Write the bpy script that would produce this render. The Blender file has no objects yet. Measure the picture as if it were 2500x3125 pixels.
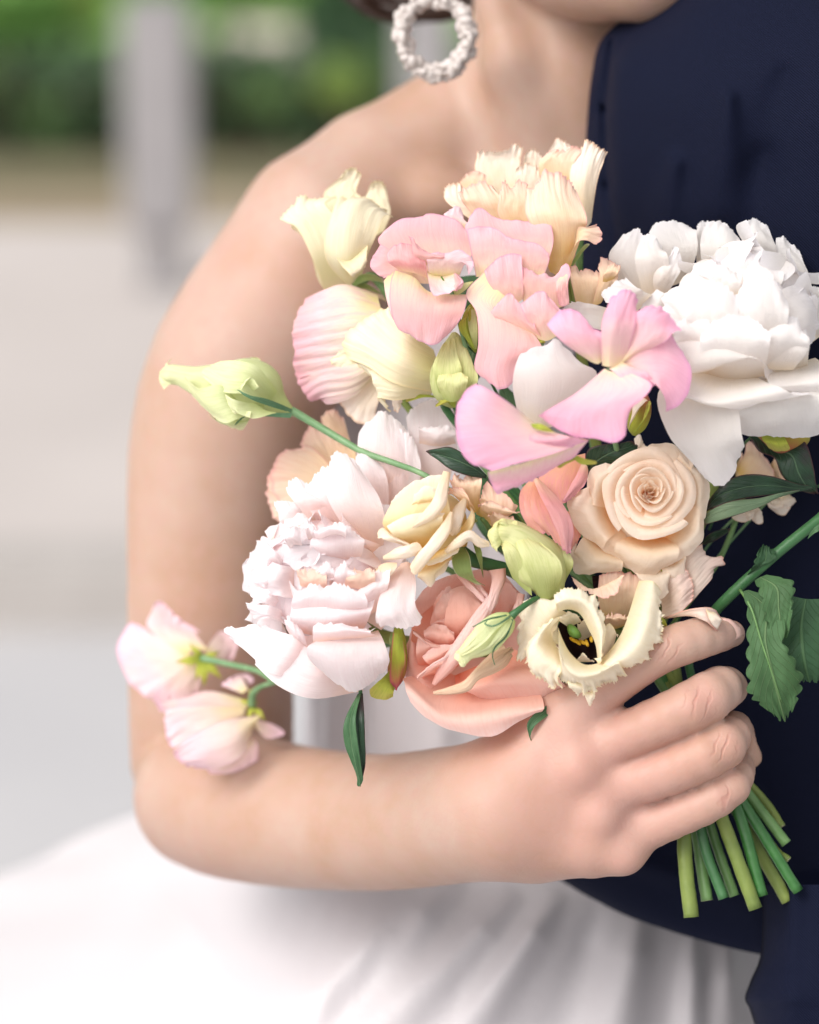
import bpy, math, random
import numpy as np

# ------------------------------------------------------------------ camera, sky, sun, exposure
S = bpy.context.scene
COL = S.collection
TILT = math.radians(15.0)
CAMLOC = np.array([0.0, 0.0, 1.45])
RIGHT = np.array([1.0, 0.0, 0.0])
UP = np.array([0.0, math.sin(TILT), math.cos(TILT)])
FWD = np.array([0.0, math.cos(TILT), -math.sin(TILT)])
FOCUS = 1.2
FPX = 2500 * 85.0 / 24.0            # focal length in photo pixels

cd = bpy.data.cameras.new('camera')
cam = bpy.data.objects.new('camera', cd)
COL.objects.link(cam)
cam.location = CAMLOC
cam.rotation_euler = (math.radians(90) - TILT, 0, 0)
cd.sensor_fit = 'HORIZONTAL'; cd.sensor_width = 24.0; cd.lens = 85.0
cd.clip_start = 0.05; cd.clip_end = 400
cd.dof.use_dof = True; cd.dof.focus_distance = FOCUS; cd.dof.aperture_fstop = 3.3
S.camera = cam

SUNV = np.array([-0.52, -0.52, 0.68]); SUNV /= np.linalg.norm(SUNV)
w = bpy.data.worlds.new('World'); S.world = w; w.use_nodes = True
nt = w.node_tree; nt.nodes.clear()
sky = nt.nodes.new('ShaderNodeTexSky'); sky.sky_type = 'NISHITA'; sky.sun_disc = False
sky.sun_elevation = math.asin(SUNV[2]); sky.sun_rotation = math.atan2(SUNV[0], SUNV[1])
sky.air_density = 1.0; sky.dust_density = 2.5; sky.ozone_density = 1.0
hs = nt.nodes.new('ShaderNodeHueSaturation'); hs.inputs['Saturation'].default_value = 0.10
bg = nt.nodes.new('ShaderNodeBackground'); bg.inputs['Strength'].default_value = 0.15
wo = nt.nodes.new('ShaderNodeOutputWorld')
nt.links.new(sky.outputs[0], hs.inputs['Color']); nt.links.new(hs.outputs[0], bg.inputs['Color']); nt.links.new(bg.outputs[0], wo.inputs[0])
sd = bpy.data.lights.new('sun', 'SUN'); sd.energy = 1.35; sd.angle = math.radians(38); sd.color = (1.0, 0.95, 0.88)
so = bpy.data.objects.new('sun', sd); COL.objects.link(so)
from mathutils import Vector
so.rotation_euler = Vector(tuple(SUNV)).to_track_quat('Z', 'Y').to_euler()
S.view_settings.view_transform = 'Standard'; S.view_settings.look = 'None'
S.view_settings.exposure = 0.62; S.view_settings.gamma = 1.0; S.view_settings.use_curve_mapping = False
S.cycles.max_bounces = 12; S.cycles.diffuse_bounces = 8; S.cycles.transmission_bounces = 12; S.cycles.transparent_max_bounces = 8

# ------------------------------------------------------------------ helpers
def W(p):
    """photo pixel (x, y) + millimetres towards the camera from the focal plane -> world point(s)"""
    p = np.asarray(p, float)
    D = FOCUS - p[..., 2] / 1000.0
    X = (p[..., 0] - 1250.0) / FPX * D
    Y = -(p[..., 1] - 1562.5) / FPX * D
    return CAMLOC + X[..., None] * RIGHT + Y[..., None] * UP + D[..., None] * FWD

def lin(h, k=1.0):
    h = h.lstrip('#')
    o = []
    for i in (0, 2, 4):
        c = int(h[i:i+2], 16) / 255.0
        c = c / 12.92 if c <= 0.04045 else ((c + 0.055) / 1.055) ** 2.4
        o.append(min(1.0, c * k))
    return (*o, 1.0)

def tag(o, label=None, cat=None, group=None, kind=None):
    if label: o['label'] = label
    if cat: o['category'] = cat
    if group: o['group'] = group
    if kind: o['kind'] = kind
    return o

def thing(name, label, cat, loc, group=None):
    o = bpy.data.objects.new(name, None); COL.objects.link(o)
    o.empty_display_size = 0.01
    o.location = tuple(loc)
    return tag(o, label, cat, group)

def mesh_obj(name, verts, faces, mat, parent=None, uvs=None, smooth=True, loc=None, matidx=None, solid=0.0):
    """one mesh object; verts are world points, stored relative to the top-level thing"""
    verts = np.asarray(verts, float).reshape(-1, 3)
    root = parent
    off = np.zeros(3)
    if parent is not None:
        q = parent
        while q is not None:
            off = off + np.array(q.location); q = q.parent
    elif loc is not None:
        off = np.asarray(loc, float)
    me = bpy.data.meshes.new(name)
    me.from_pydata((verts - off).tolist(), [], [tuple(int(i) for i in f) for f in faces])
    if uvs is not None:
        uvl = me.uv_layers.new(name='UVMap')
        li = np.empty(len(me.loops), dtype=np.int32); me.loops.foreach_get('vertex_index', li)
        uvl.data.foreach_set('uv', np.asarray(uvs, np.float32)[li].ravel())
    if smooth: me.polygons.foreach_set('use_smooth', np.ones(len(me.polygons), bool))
    mats = mat if isinstance(mat, (list, tuple)) else [mat]
    for m in mats: me.materials.append(m)
    if matidx is not None: me.polygons.foreach_set('material_index', np.asarray(matidx, np.int32))
    me.update()
    o = bpy.data.objects.new(name, me); COL.objects.link(o)
    if parent is not None: o.parent = parent
    elif loc is not None: o.location = tuple(loc)
    if solid > 0:
        md = o.modifiers.new('thickness', 'SOLIDIFY'); md.thickness = solid / 1000.0; md.offset = 0.0
    return o

def catmull(P, t):
    """open Catmull-Rom through the points P (n,k) at parameters t in [0,1] (uniform knots)"""
    P = np.asarray(P, float); n = len(P)
    if n == 1: return np.repeat(P, len(t), 0)
    if n == 2: return P[0] + (P[1] - P[0]) * np.asarray(t)[:, None]
    E = np.vstack([2 * P[0] - P[1], P, 2 * P[-1] - P[-2]])
    x = np.clip(np.asarray(t) * (n - 1), 0, n - 1 - 1e-9); i = x.astype(int); f = (x - i)[:, None]
    a, b, c, d = E[i], E[i+1], E[i+2], E[i+3]
    return 0.5 * (2*b + (c - a)*f + (2*a - 5*b + 4*c - d)*f*f + (3*b - a - 3*c + d)*f**3)

def resample(P, n):
    P = np.asarray(P, float)
    if len(P) < 3: return catmull(P, np.linspace(0, 1, n))
    fine = catmull(P, np.linspace(0, 1, 8 * (len(P) - 1) + 1))
    s = np.r_[0, np.cumsum(np.linalg.norm(np.diff(fine, axis=0), axis=1) + 1e-6)]; s /= s[-1]
    t = np.linspace(0, 1, n)
    return np.stack([np.interp(t, s, fine[:, k]) for k in range(fine.shape[1])], 1)

K = 800 / 1725.0
class Frame:
    """coordinates read off an enlarged piece of the photograph"""
    def __init__(s, ox, oy, k=K): s.ox, s.oy, s.k = ox, oy, k
    def __call__(s, x, y, d=0.0): return (s.ox + x * s.k, s.oy + y * s.k, d)

def gridfaces(nu, nv, closed=False):
    f = []
    for i in range(nu - 1):
        for j in range(nv if closed else nv - 1):
            k = (j + 1) % nv
            f.append((i*nv + j, i*nv + k, (i+1)*nv + k, (i+1)*nv + j))
    return f

def normals(G):
    du = np.gradient(G, axis=0); dv = np.gradient(G, axis=1)
    n = np.cross(du, dv); n /= (np.linalg.norm(n, axis=2, keepdims=True) + 1e-12)
    return n

SEED = [1]
def rng(): SEED[0] += 1; return np.random.RandomState(SEED[0])

def sheet(name, parent, mat, F, rows, nu=14, nv=21, dz=0.0, ruf=0.0, rf=4.0, jag=0.0, side=0.4, warp=0.5, rib=0.0, ribn=9, solid=0.0, cup=0.0, rnd=0.07, crum=0.22):
    """petal or leaf: rows run from base to tip, each (d, [(x, y[, extra d]) ...]) in the frame F.
    cup bulges the middle of each row towards the viewer (mm); ruf waves the edge; jag tears the tip."""
    r = rng()
    R = []
    for d, pts in rows:
        n = len(pts)
        q = [F(p[0], p[1], d + dz + (p[2] if len(p) > 2 else 0.0) + (cup * (1 - (2*i/(n-1) - 1)**2) if n > 2 else 0.0)) for i, p in enumerate(pts)]
        R.append(resample(np.array(q), nv))
    R = np.array(R)
    t = np.linspace(0, 1, nu)
    G = np.stack([catmull(R[:, j], t * (1 - rnd * abs(2 * j / (nv - 1) - 1) ** 3)) for j in range(nv)], 1)
    G = W(G)
    u = t[:, None]; v = np.linspace(0, 1, nv)[None, :]
    N = normals(G)
    side_ = side * np.clip((np.abs(2*v - 1) - 0.62) / 0.38, 0, 1) ** 2.0 * np.clip(u * 1.6, 0, 1)
    e = np.clip(np.clip((u - 0.45) / 0.55, 0, 1) ** 2.2 + side_, 0, 1.0)
    p1, p2, p3, p4, p5 = r.rand(5) * 6.28
    if ruf:
        am = 0.55 + 0.45 * np.sin(6.283 * 1.7 * v + p5)
        wv = am * (np.sin(6.283 * rf * v + p1 + 1.5 * np.sin(6.28 * v * 1.3 + p3)) + 0.5 * np.sin(6.283 * rf * 1.83 * v + p2 + 1.2*np.sin(6.28*v + p4))) + 0.4 * np.sin(6.283*rf*0.5*u + p4)
        G = G + N * (ruf / 1000.0 * 0.6 * e * wv)[..., None]
        e2 = np.clip((u - 0.78) / 0.22, 0, 1) ** 2
        G = G + N * (ruf / 1000.0 * 0.28 * e2 * np.sin(6.283 * rf * 4.3 * v + p2 + 2.5*np.sin(6.28*v*2.2 + p1)))[..., None]
    if warp:
        q1, q2, q3 = r.rand(3) * 6.28
        wv = np.sin(5 * u + 3 * v + q1) + 0.7 * np.sin(7 * v - 3 * u + q2) + 0.5 * np.sin(9 * u + 8 * v + q3)
        G = G + N * (warp / 1000.0 * 0.5 * wv * np.clip(u * 2, 0, 1))[..., None]
    if crum:
        k = r.rand(10) * 6.28
        wv = np.sin(11*v + 6*u + k[0] + 1.6*np.sin(7*u + k[1])) + 0.8*np.sin(17*v - 9*u + k[2] + 1.4*np.sin(5*v + k[3])) + 0.6*np.sin(23*u + 5*v + k[4] + 2*np.sin(9*v + k[5])) + 0.5*np.sin(31*v + 13*u + k[6])
        G = G + N * (crum / 1000.0 * 0.5 * wv * np.clip(u * 2, 0.15, 1))[..., None]
    if rib:
        wv = np.sin(6.283 * ribn * v + 0.9 * np.sin(4 * u + p1)) + 0.5 * np.sin(6.283 * ribn * 1.73 * v + p2)
        G = G + N * (rib / 1000.0 * 0.5 * wv * np.clip(u * 1.6, 0, 1))[..., None]
    if jag:
        dirn = np.gradient(G, axis=0); dirn /= (np.linalg.norm(dirn, axis=2, keepdims=True) + 1e-12)
        a = r.rand(nv) - 0.6; a = a * 0.7 + 0.3 * np.convolve(a, [0.3, 0.4, 0.3], 'same')
        G = G + dirn * (jag / 1000.0 * np.clip((u - 0.75) / 0.25, 0, 1) ** 2 * a[None, :])[..., None]
    uv = np.stack([np.broadcast_to(v, (nu, nv)), np.broadcast_to(u, (nu, nv))], -1).reshape(-1, 2)
    return mesh_obj(name, G.reshape(-1, 3), gridfaces(nu, nv), mat, parent, uv, solid=solid)

def frames_along(P):
    T = np.gradient(P, axis=0); T /= (np.linalg.norm(T, axis=1, keepdims=True) + 1e-12)
    ref = np.array([0.0, 0.0, 1.0]) if abs(T[0][2]) < 0.9 else np.array([1.0, 0, 0])
    A = []; n = np.cross(T[0], ref); n /= np.linalg.norm(n)
    for i in range(len(P)):
        n = n - T[i] * np.dot(n, T[i]); n /= (np.linalg.norm(n) + 1e-12)
        A.append(n)
    A = np.array(A); B = np.cross(T, A)
    return T, A, B

def tube(name, parent, mat, pts, rad, seg=10, n=None, cap=None, lobes=0, lamp=0.0, twist=0.0, loc=None, squash=1.0, raw=False, capmat=1, knob=0.0):
    """tube through world points with radii (metres); lobes/twist make furled buds"""
    pts = np.asarray(pts, float); rad = np.asarray(rad, float)
    n = n or max(6, 4 * len(pts))
    t = np.linspace(0, 1, n)
    C = catmull(np.c_[pts, rad], t); P, Rr = C[:, :3], np.maximum(C[:, 3], 1e-5)
    T, A, B = frames_along(P)
    ang = np.linspace(0, 2*np.pi, seg, endpoint=False)
    rr = Rr[:, None] * (1 + lamp * np.abs(np.sin(0.5 * lobes * (ang[None, :] + twist * t[:, None] * 6.283))) if lobes else np.ones((n, seg)))
    if knob:
        q = rng(); rr = rr * (1 + knob * (q.rand(n, seg) - 0.5))
    G = P[:, None, :] + A[:, None, :] * (rr * np.cos(ang))[..., None] + B[:, None, :] * (rr * np.sin(ang) * squash)[..., None]
    V = G.reshape(-1, 3); F = gridfaces(n, seg, True)
    uv = np.stack([np.broadcast_to(ang / 6.283, (n, seg)), np.broadcast_to(t[:, None], (n, seg))], -1).reshape(-1, 2)
    mi = [0] * len(F)
    F.append(tuple(range(seg))[::-1]); mi.append(0)
    F.append(tuple((n-1)*seg + i for i in range(seg))); mi.append(capmat if cap is not None else 0)
    if raw: return V, F, uv
    return mesh_obj(name, V, F, [mat, cap] if cap is not None else mat, parent, uv, loc=loc, matidx=mi)

def ptube(name, parent, mat, F, pts, **kw):
    """tube given by frame points (x, y, d, r) with r in the frame's pixels"""
    P = []; R = []
    for x, y, d, r in pts:
        q = F(x, y, d); P.append(W(np.array(q))); R.append(r * F.k / FPX * (FOCUS - d / 1000.0))
    return tube(name, parent, mat, P, R, **kw)

# ------------------------------------------------------------------ materials
def newmat(name):
    m = bpy.data.materials.new(name); m.use_nodes = True
    nt = m.node_tree; nt.nodes.clear()
    out = nt.nodes.new('ShaderNodeOutputMaterial')
    return m, nt, out
def N(nt, t, **kw):
    n = nt.nodes.new('ShaderNode' + t)
    for k, v in kw.items():
        if k.startswith('i_'): n.inputs[k[2:].replace('_', ' ')].default_value = v
        else: setattr(n, k, v)
    return n
def L(nt, a, b): nt.links.new(a, b)
def math_(nt, op, a, b=None):
    n = nt.nodes.new('ShaderNodeMath'); n.operation = op
    for i, x in enumerate((a, b)):
        if x is None: continue
        if isinstance(x, (int, float)): n.inputs[i].default_value = x
        else: L(nt, x, n.inputs[i])
    return n.outputs[0]
def mixc(nt, fac, a, b, blend='MIX'):
    n = nt.nodes.new('ShaderNodeMix'); n.data_type = 'RGBA'; n.blend_type = blend
    for sock, x in ((n.inputs[0], fac), (n.inputs[6], a), (n.inputs[7], b)):
        if isinstance(x, (int, float)): sock.default_value = x
        elif isinstance(x, tuple): sock.default_value = x
        else: L(nt, x, sock)
    return n.outputs[2]
def maprange(nt, x, a, b, c=0.0, d=1.0):
    n = nt.nodes.new('ShaderNodeMapRange'); n.clamp = True
    L(nt, x, n.inputs[0])
    for i, q in enumerate((a, b, c, d)): n.inputs[i+1].default_value = q
    return n.outputs[0]

def petal_mat(name, stops, edge=None, ew=0.05, trans=0.27, mott=None, mscale=70.0, vein=None, vamt=0.25, vn=46.0, rough=0.7, bump=0.0004, spec=0.12, streak=None, samt=0.0):
    """colour along the petal from base to tip, a tinted rim, faint blotches and lengthwise veins"""
    m, nt, out = newmat(name)
    uv = N(nt, 'UVMap'); sx = N(nt, 'SeparateXYZ'); L(nt, uv.outputs[0], sx.inputs[0])
    ramp = N(nt, 'ValToRGB')
    el = ramp.color_ramp.elements
    while len(el) < len(stops): el.new(0.5)
    for e, (p, c) in zip(el, stops): e.position = p; e.color = lin(c)
    tc = N(nt, 'TexCoord')
    nz = N(nt, 'TexNoise', i_Scale=mscale, i_Detail=3.0); L(nt, tc.outputs['Object'], nz.inputs['Vector'])
    yy = math_(nt, 'ADD', sx.outputs[1], math_(nt, 'MULTIPLY', math_(nt, 'SUBTRACT', nz.outputs[0], 0.5), 0.25))
    L(nt, yy, ramp.inputs[0])
    col = ramp.outputs[0]
    mp = N(nt, 'Mapping'); L(nt, uv.outputs[0], mp.inputs[0]); mp.inputs['Scale'].default_value = (vn * 0.8, 3.4, 1.0)
    oi = N(nt, 'ObjectInfo'); cb = N(nt, 'CombineXYZ'); L(nt, math_(nt, 'MULTIPLY', oi.outputs['Random'], 30.0), cb.inputs[0]); L(nt, cb.outputs[0], mp.inputs['Location'])
    vz = N(nt, 'TexNoise', i_Scale=1.0, i_Detail=3.0, i_Roughness=0.6); L(nt, mp.outputs[0], vz.inputs['Vector'])
    if mott: col = mixc(nt, maprange(nt, nz.outputs[0], 0.45, 0.75, 0.0, 0.55), col, lin(mott))
    if vein: col = mixc(nt, math_(nt, 'MULTIPLY', maprange(nt, vz.outputs[0], 0.45, 0.70), min(1.0, vamt * 1.15)), col, lin(vein))
    if edge:
        ex = math_(nt, 'MULTIPLY', math_(nt, 'ABSOLUTE', math_(nt, 'SUBTRACT', sx.outputs[0], 0.5)), 2.0)
        mx = math_(nt, 'MAXIMUM', ex, sx.outputs[1])
        col = mixc(nt, maprange(nt, mx, 1.0 - ew * 2, 1.0, 0.0, 0.85), col, lin(edge))
    hb = N(nt, 'HueSaturation'); L(nt, col, hb.inputs['Color'])
    L(nt, maprange(nt, oi.outputs['Random'], 0, 1, 0.93, 1.05), hb.inputs['Value'])
    col = hb.outputs[0]
    bp = N(nt, 'Bump', i_Strength=0.6, i_Distance=bump)
    L(nt, math_(nt, 'ADD', vz.outputs[0], math_(nt, 'MULTIPLY', nz.outputs[0], 0.8)), bp.inputs['Height'])
    pr = N(nt, 'BsdfPrincipled'); L(nt, col, pr.inputs['Base Color']); pr.inputs['Roughness'].default_value = rough
    pr.inputs['Specular IOR Level'].default_value = spec; L(nt, bp.outputs[0], pr.inputs['Normal'])
    pr.inputs['Sheen Weight'].default_value = 0.08
    tr = N(nt, 'BsdfTranslucent'); L(nt, col, tr.inputs[0]); L(nt, bp.outputs[0], tr.inputs['Normal'])
    mx = N(nt, 'MixShader'); mx.inputs[0].default_value = trans
    L(nt, pr.outputs[0], mx.inputs[1]); L(nt, tr.outputs[0], mx.inputs[2]); L(nt, mx.outputs[0], out.inputs[0])
    return m

def leaf_mat(name, c, c2, vein, edge=None, trans=0.18, rough=0.42, blotch=None):
    m, nt, out = newmat(name)
    uv = N(nt, 'UVMap'); sx = N(nt, 'SeparateXYZ'); L(nt, uv.outputs[0], sx.inputs[0])
    tc = N(nt, 'TexCoord')
    nz = N(nt, 'TexNoise', i_Scale=90.0, i_Detail=4.0); L(nt, tc.outputs['Object'], nz.inputs['Vector'])
    col = mixc(nt, maprange(nt, nz.outputs[0], 0.35, 0.65), lin(c), lin(c2))
    ax = math_(nt, 'ABSOLUTE', math_(nt, 'SUBTRACT', sx.outputs[0], 0.5))
    mid = maprange(nt, ax, 0.012, 0.035, 1.0, 0.0)
    # side veins leave the midrib obliquely
    s = math_(nt, 'SUBTRACT', math_(nt, 'MULTIPLY', sx.outputs[1], 9.0), math_(nt, 'MULTIPLY', ax, 7.0))
    fr = math_(nt, 'ABSOLUTE', math_(nt, 'SUBTRACT', math_(nt, 'FRACT', s), 0.5))
    sv = maprange(nt, fr, 0.0, 0.07, 0.75, 0.0)
    vv = math_(nt, 'MAXIMUM', mid, sv)
    if blotch: col = mixc(nt, maprange(nt, N_noise(nt, tc, 55.0), 0.52, 0.62, 0.0, 0.8), col, lin(blotch))
    col = mixc(nt, math_(nt, 'MULTIPLY', vv, 0.55), col, lin(vein))
    if edge:
        mx = math_(nt, 'MAXIMUM', math_(nt, 'MULTIPLY', ax, 2.0), sx.outputs[1])
        col = mixc(nt, maprange(nt, mx, 0.9, 0.98, 0.0, 0.8), col, lin(edge))
    bp = N(nt, 'Bump', i_Strength=0.7, i_Distance=0.0006)
    L(nt, math_(nt, 'SUBTRACT', math_(nt, 'MULTIPLY', nz.outputs[0], 0.6), vv), bp.inputs['Height'])
    pr = N(nt, 'BsdfPrincipled'); L(nt, col, pr.inputs['Base Color']); pr.inputs['Roughness'].default_value = rough
    pr.inputs['Specular IOR Level'].default_value = 0.35; L(nt, bp.outputs[0], pr.inputs['Normal'])
    tr = N(nt, 'BsdfTranslucent'); L(nt, col, tr.inputs[0])
    mx = N(nt, 'MixShader'); mx.inputs[0].default_value = trans
    L(nt, pr.outputs[0], mx.inputs[1]); L(nt, tr.outputs[0], mx.inputs[2]); L(nt, mx.outputs[0], out.inputs[0])
    return m
def N_noise(nt, tc, sc, det=3.0):
    n = N(nt, 'TexNoise', i_Scale=sc, i_Detail=det); L(nt, tc.outputs['Object'], n.inputs['Vector']); return n.outputs[0]

def plain_mat(name, c, c2=None, scale=60.0, rough=0.5, spec=0.3, bump=0.0, bscale=None, metal=0.0, sheen=0.0, stretch=None):
    m, nt, out = newmat(name)
    tc = N(nt, 'TexCoord'); pr = N(nt, 'BsdfPrincipled')
    nz = N(nt, 'TexNoise', i_Scale=scale, i_Detail=5.0)
    if stretch:
        mp = N(nt, 'Mapping'); mp.inputs['Scale'].default_value = stretch
        L(nt, tc.outputs['UV'], mp.inputs[0]); L(nt, mp.outputs[0], nz.inputs['Vector'])
    else: L(nt, tc.outputs['Object'], nz.inputs['Vector'])
    col = mixc(nt, maprange(nt, nz.outputs[0], 0.3, 0.7), lin(c), lin(c2 or c))
    L(nt, col, pr.inputs['Base Color']); pr.inputs['Roughness'].default_value = rough
    pr.inputs['Specular IOR Level'].default_value = spec; pr.inputs['Metallic'].default_value = metal
    if sheen: pr.inputs['Sheen Weight'].default_value = sheen
    if bump:
        b = N(nt, 'Bump', i_Strength=0.6, i_Distance=bump)
        n2 = N(nt, 'TexNoise', i_Scale=bscale or scale * 3, i_Detail=4.0); L(nt, tc.outputs['Object'], n2.inputs['Vector'])
        L(nt, n2.outputs[0], b.inputs['Height']); L(nt, b.outputs[0], pr.inputs['Normal'])
    L(nt, pr.outputs[0], out.inputs[0])
    return m

MT = {}
MT['cream'] = petal_mat('cream_lisianthus_petal', [(0, 'e4dda8'), (0.35, 'f0e6c6'), (1, 'f5ecd6')], edge='f5e4b8', vein='ecd8a8', vamt=0.25, mott='f2e4cc')
MT['creamopen'] = petal_mat('open_cream_lisianthus_petal', [(0, 'ece2b8'), (0.3, 'f5ecd4'), (1, 'f8f0de')], edge='f6e6bc', ew=0.03, vein='eeddb4', vamt=0.22, mott='f4e8d4', trans=0.33)
MT['peach'] = petal_mat('peach_lisianthus_petal', [(0, 'dcbc66'), (0.3, 'f2d6b0'), (0.7, 'f5d8c0'), (1, 'f4d0c2')], edge='eaaea8', ew=0.03, vein='e7b48e', vamt=0.3, mott='f0d9c6')
MT['peachpale'] = petal_mat('pale_peach_petal', [(0, 'ecdcb4'), (0.4, 'f4e6d2'), (1, 'f6eade')], edge='eec3a0', ew=0.03, vein='e9cdb0', vamt=0.3, mott='f2e6e0')
MT['pink'] = petal_mat('pink_sweet_pea_petal', [(0, 'f2e4b4'), (0.22, 'f3d2c2'), (0.6, 'f1b6b6'), (1, 'f0bcc8')], edge='d49ab4', ew=0.018, vein='eaaab0', vamt=0.3, mott='efc6bb')
MT['peachglow'] = petal_mat('peach_flush_petal', [(0, 'f3cdb8'), (1, 'f4d8c8')], trans=0.35)
MT['pinkdeep'] = petal_mat('deep_pink_sweet_pea_petal', [(0, 'f0d0b0'), (0.3, 'f0b2b0'), (1, 'efb8c0')], edge='d88ea8', ew=0.02, vein='e08a90', vamt=0.4, mott='ecb4a6')
MT['pinkfront'] = petal_mat('front_sweet_pea_petal', [(0, 'f4e8bc'), (0.2, 'f3d0cc'), (0.6, 'f1b2c4'), (1, 'f1b6d2')], edge='e09cc4', ew=0.03, vein='e8a0b4', vamt=0.3, mott='f0c4cc')
MT['pinkpale'] = petal_mat('pale_sweet_pea_petal', [(0, 'e8dc9c'), (0.25, 'f3ded2'), (0.6, 'f1d2d6'), (1, 'f0d0dc')], edge='e0b0c8', ew=0.03, vein='e6b4b8', vamt=0.3, mott='f0dac4')
MT['coral'] = petal_mat('coral_petal', [(0, 'f0b490'), (0.4, 'f0a8a2'), (1, 'f0b0ae')], edge='e49aa8', ew=0.03, vein='eec08e', vamt=0.5, mott='eaa898')
MT['ribbed'] = petal_mat('ribbed_pink_petal', [(0, 'eadc98'), (0.3, 'f2e2d0'), (0.65, 'f1d0d4'), (1, 'efb2c0')], vein='eebcc6', vamt=0.5, vn=26, bump=0.0016, mott='f0d8c8')
MT['white'] = petal_mat('white_peony_petal', [(0, 'f6e8d2'), (0.25, 'f6f0ea'), (1, 'f7f4f6')], vein='ece6ea', vamt=0.12, trans=0.48)
MT['blush'] = petal_mat('blush_peony_petal', [(0, 'f8dccb'), (0.25, 'f8e6e3'), (0.6, 'f8eef0'), (1, 'f8f3f5')], vein='eed6dc', vamt=0.2, trans=0.45)
MT['rose'] = petal_mat('cream_rose_petal', [(0, 'f5b66c'), (0.25, 'fae0be'), (0.55, 'fbecda'), (1, 'fbefe2')], vein='f4dfc8', vamt=0.15, vn=60, trans=0.42, mott='f8e0c4')
MT['rosewhite'] = petal_mat('pale_rolled_rose_rim', [(0, 'f3dfbe'), (0.5, 'f7ebdc'), (1, 'f4e2c6')], vein='f0dcc4', vamt=0.15, vn=60, trans=0.3)
MT['roseyel'] = petal_mat('yellow_rose_petal', [(0, 'ecc868'), (0.4, 'f2dca8'), (0.8, 'f5e8cc'), (1, 'f5ecde')], vein='ead6b0', vamt=0.15, vn=60, trans=0.3)
MT['rosepink'] = petal_mat('salmon_rose_petal', [(0, 'f0a488'), (0.4, 'f5c0ae'), (0.8, 'f6d0c6'), (1, 'f7dad4')], vein='eeb0a0', vamt=0.22, vn=60, trans=0.32, mott='f2c6b8')
MT['rosepale'] = petal_mat('pale_pink_rose_petal', [(0, 'f0c0b4'), (0.5, 'f3d0ca'), (1, 'f4d8d6')], vein='e6b0a8', vamt=0.2, vn=60, trans=0.3)
MT['rosedry'] = petal_mat('dry_rose_petal_edge', [(0, 'e4c0a4'), (0.5, 'e6cfb2'), (1, 'e2ccaa')], vein='b89070', vamt=0.4, mott='e8c8b0', trans=0.2)
MT['dusty'] = petal_mat('dusty_pink_petal', [(0, 'ecd6c0'), (0.5, 'ecd8cc'), (1, 'efd0c6')], edge='e2a896', ew=0.03, vein='cfa894', vamt=0.3)
MT['greenbud'] = petal_mat('green_bud_petal', [(0, 'b4c078'), (0.3, 'd2d698'), (0.7, 'e2e2ac'), (1, 'e8e2a4')], vein='b4c070', vamt=0.4, trans=0.3, vn=30)
MT['greenpale'] = petal_mat('pale_green_bud_petal', [(0, 'c0cc88'), (0.4, 'e0e6b6'), (1, 'eeecc0')], vein='c2cc84', vamt=0.35, trans=0.3, vn=26)
MT['lime'] = petal_mat('lime_calyx', [(0, '93a544'), (0.5, 'b3b84e'), (1, 'c3b860')], vein='8a9c3c', vamt=0.4, trans=0.2, vn=20)
MT['sepal'] = petal_mat('green_sepal', [(0, '6f8a4e'), (0.5, '8fa062'), (1, 'a8ac78')], edge='c0c0a0', ew=0.06, vein='7c8c50', vamt=0.3, trans=0.15, vn=20)
MT['budred'] = petal_mat('red_green_bud_scale', [(0, '8ea040'), (0.4, '9ca03a'), (0.7, 'a86a48'), (1, 'b04858')], edge='a84458', ew=0.12, vein='8a8a3a', vamt=0.4, trans=0.1, vn=14)
MT['stemgreen'] = plain_mat('fresh_green_stem', '567a44', '6a8c56', 120, 0.4, 0.4, 0.0002)
MT['stemdark'] = plain_mat('dark_green_stem', '305a34', '3e6a40', 90, 0.42, 0.4, 0.0006)
MT['stembright'] = plain_mat('bright_green_stem', '2c5c2a', '3c7036', 110, 0.36, 0.45, 0.0006)
MT['stemlight'] = plain_mat('light_green_stem', '7f8d48', '5f7038', 70, 0.45, 0.3, 0.0006)
MT['stemyellow'] = plain_mat('yellow_olive_stem', '8a8438', '9c9646', 60, 0.5, 0.3, 0.0008)
MT['stembrown'] = plain_mat('brown_knotty_stem', '54583a', '8a8058', 160, 0.6, 0.2, 0.001, 300)
MT['stemblue'] = plain_mat('blue_green_stem', '466a4e', '5e8260', 80, 0.5, 0.3, 0.0006)
MT['stempale'] = plain_mat('slender_bud_stem', '5a8056', '7a9a70', 120, 0.4, 0.35, 0.0002)
MT['cut'] = plain_mat('cut_stem_face', 'a8b080', 'b8b890', 400, 0.6, 0.2)
MT['leafdark'] = leaf_mat('dark_peony_leaf', '24382a', '33503a', '6a8868', edge='5a3038', blotch='3a2430', rough=0.35)
MT['leafunder'] = leaf_mat('pale_leaf_underside', '6a8264', '7a9070', '94a888', edge='6a3c40', rough=0.5)
MT['leafgreen'] = leaf_mat('mid_green_leaf', '3e6440', '557a54', '86a27a', rough=0.45)
MT['geranium'] = leaf_mat('soft_scalloped_leaf', '3c5c36', '50734a', '7c9668', rough=0.6, trans=0.25)
MT['geraniumdark'] = leaf_mat('soft_scalloped_leaf_dark', '28482c', '385a3c', '587850', rough=0.6, trans=0.2)
MT['throat'] = plain_mat('shade_painted_throat', '22121a', '2c1c18', 200, 0.7, 0.1)  # near-black colour paints the shade inside open flowers
MT['anther'] = plain_mat('yellow_anther', 'b88a1c', 'd8b040', 600, 0.8, 0.1, 0.0006, 900)
MT['stigma'] = plain_mat('green_stigma', '48682a', '5c8038', 300, 0.5, 0.3)
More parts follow.
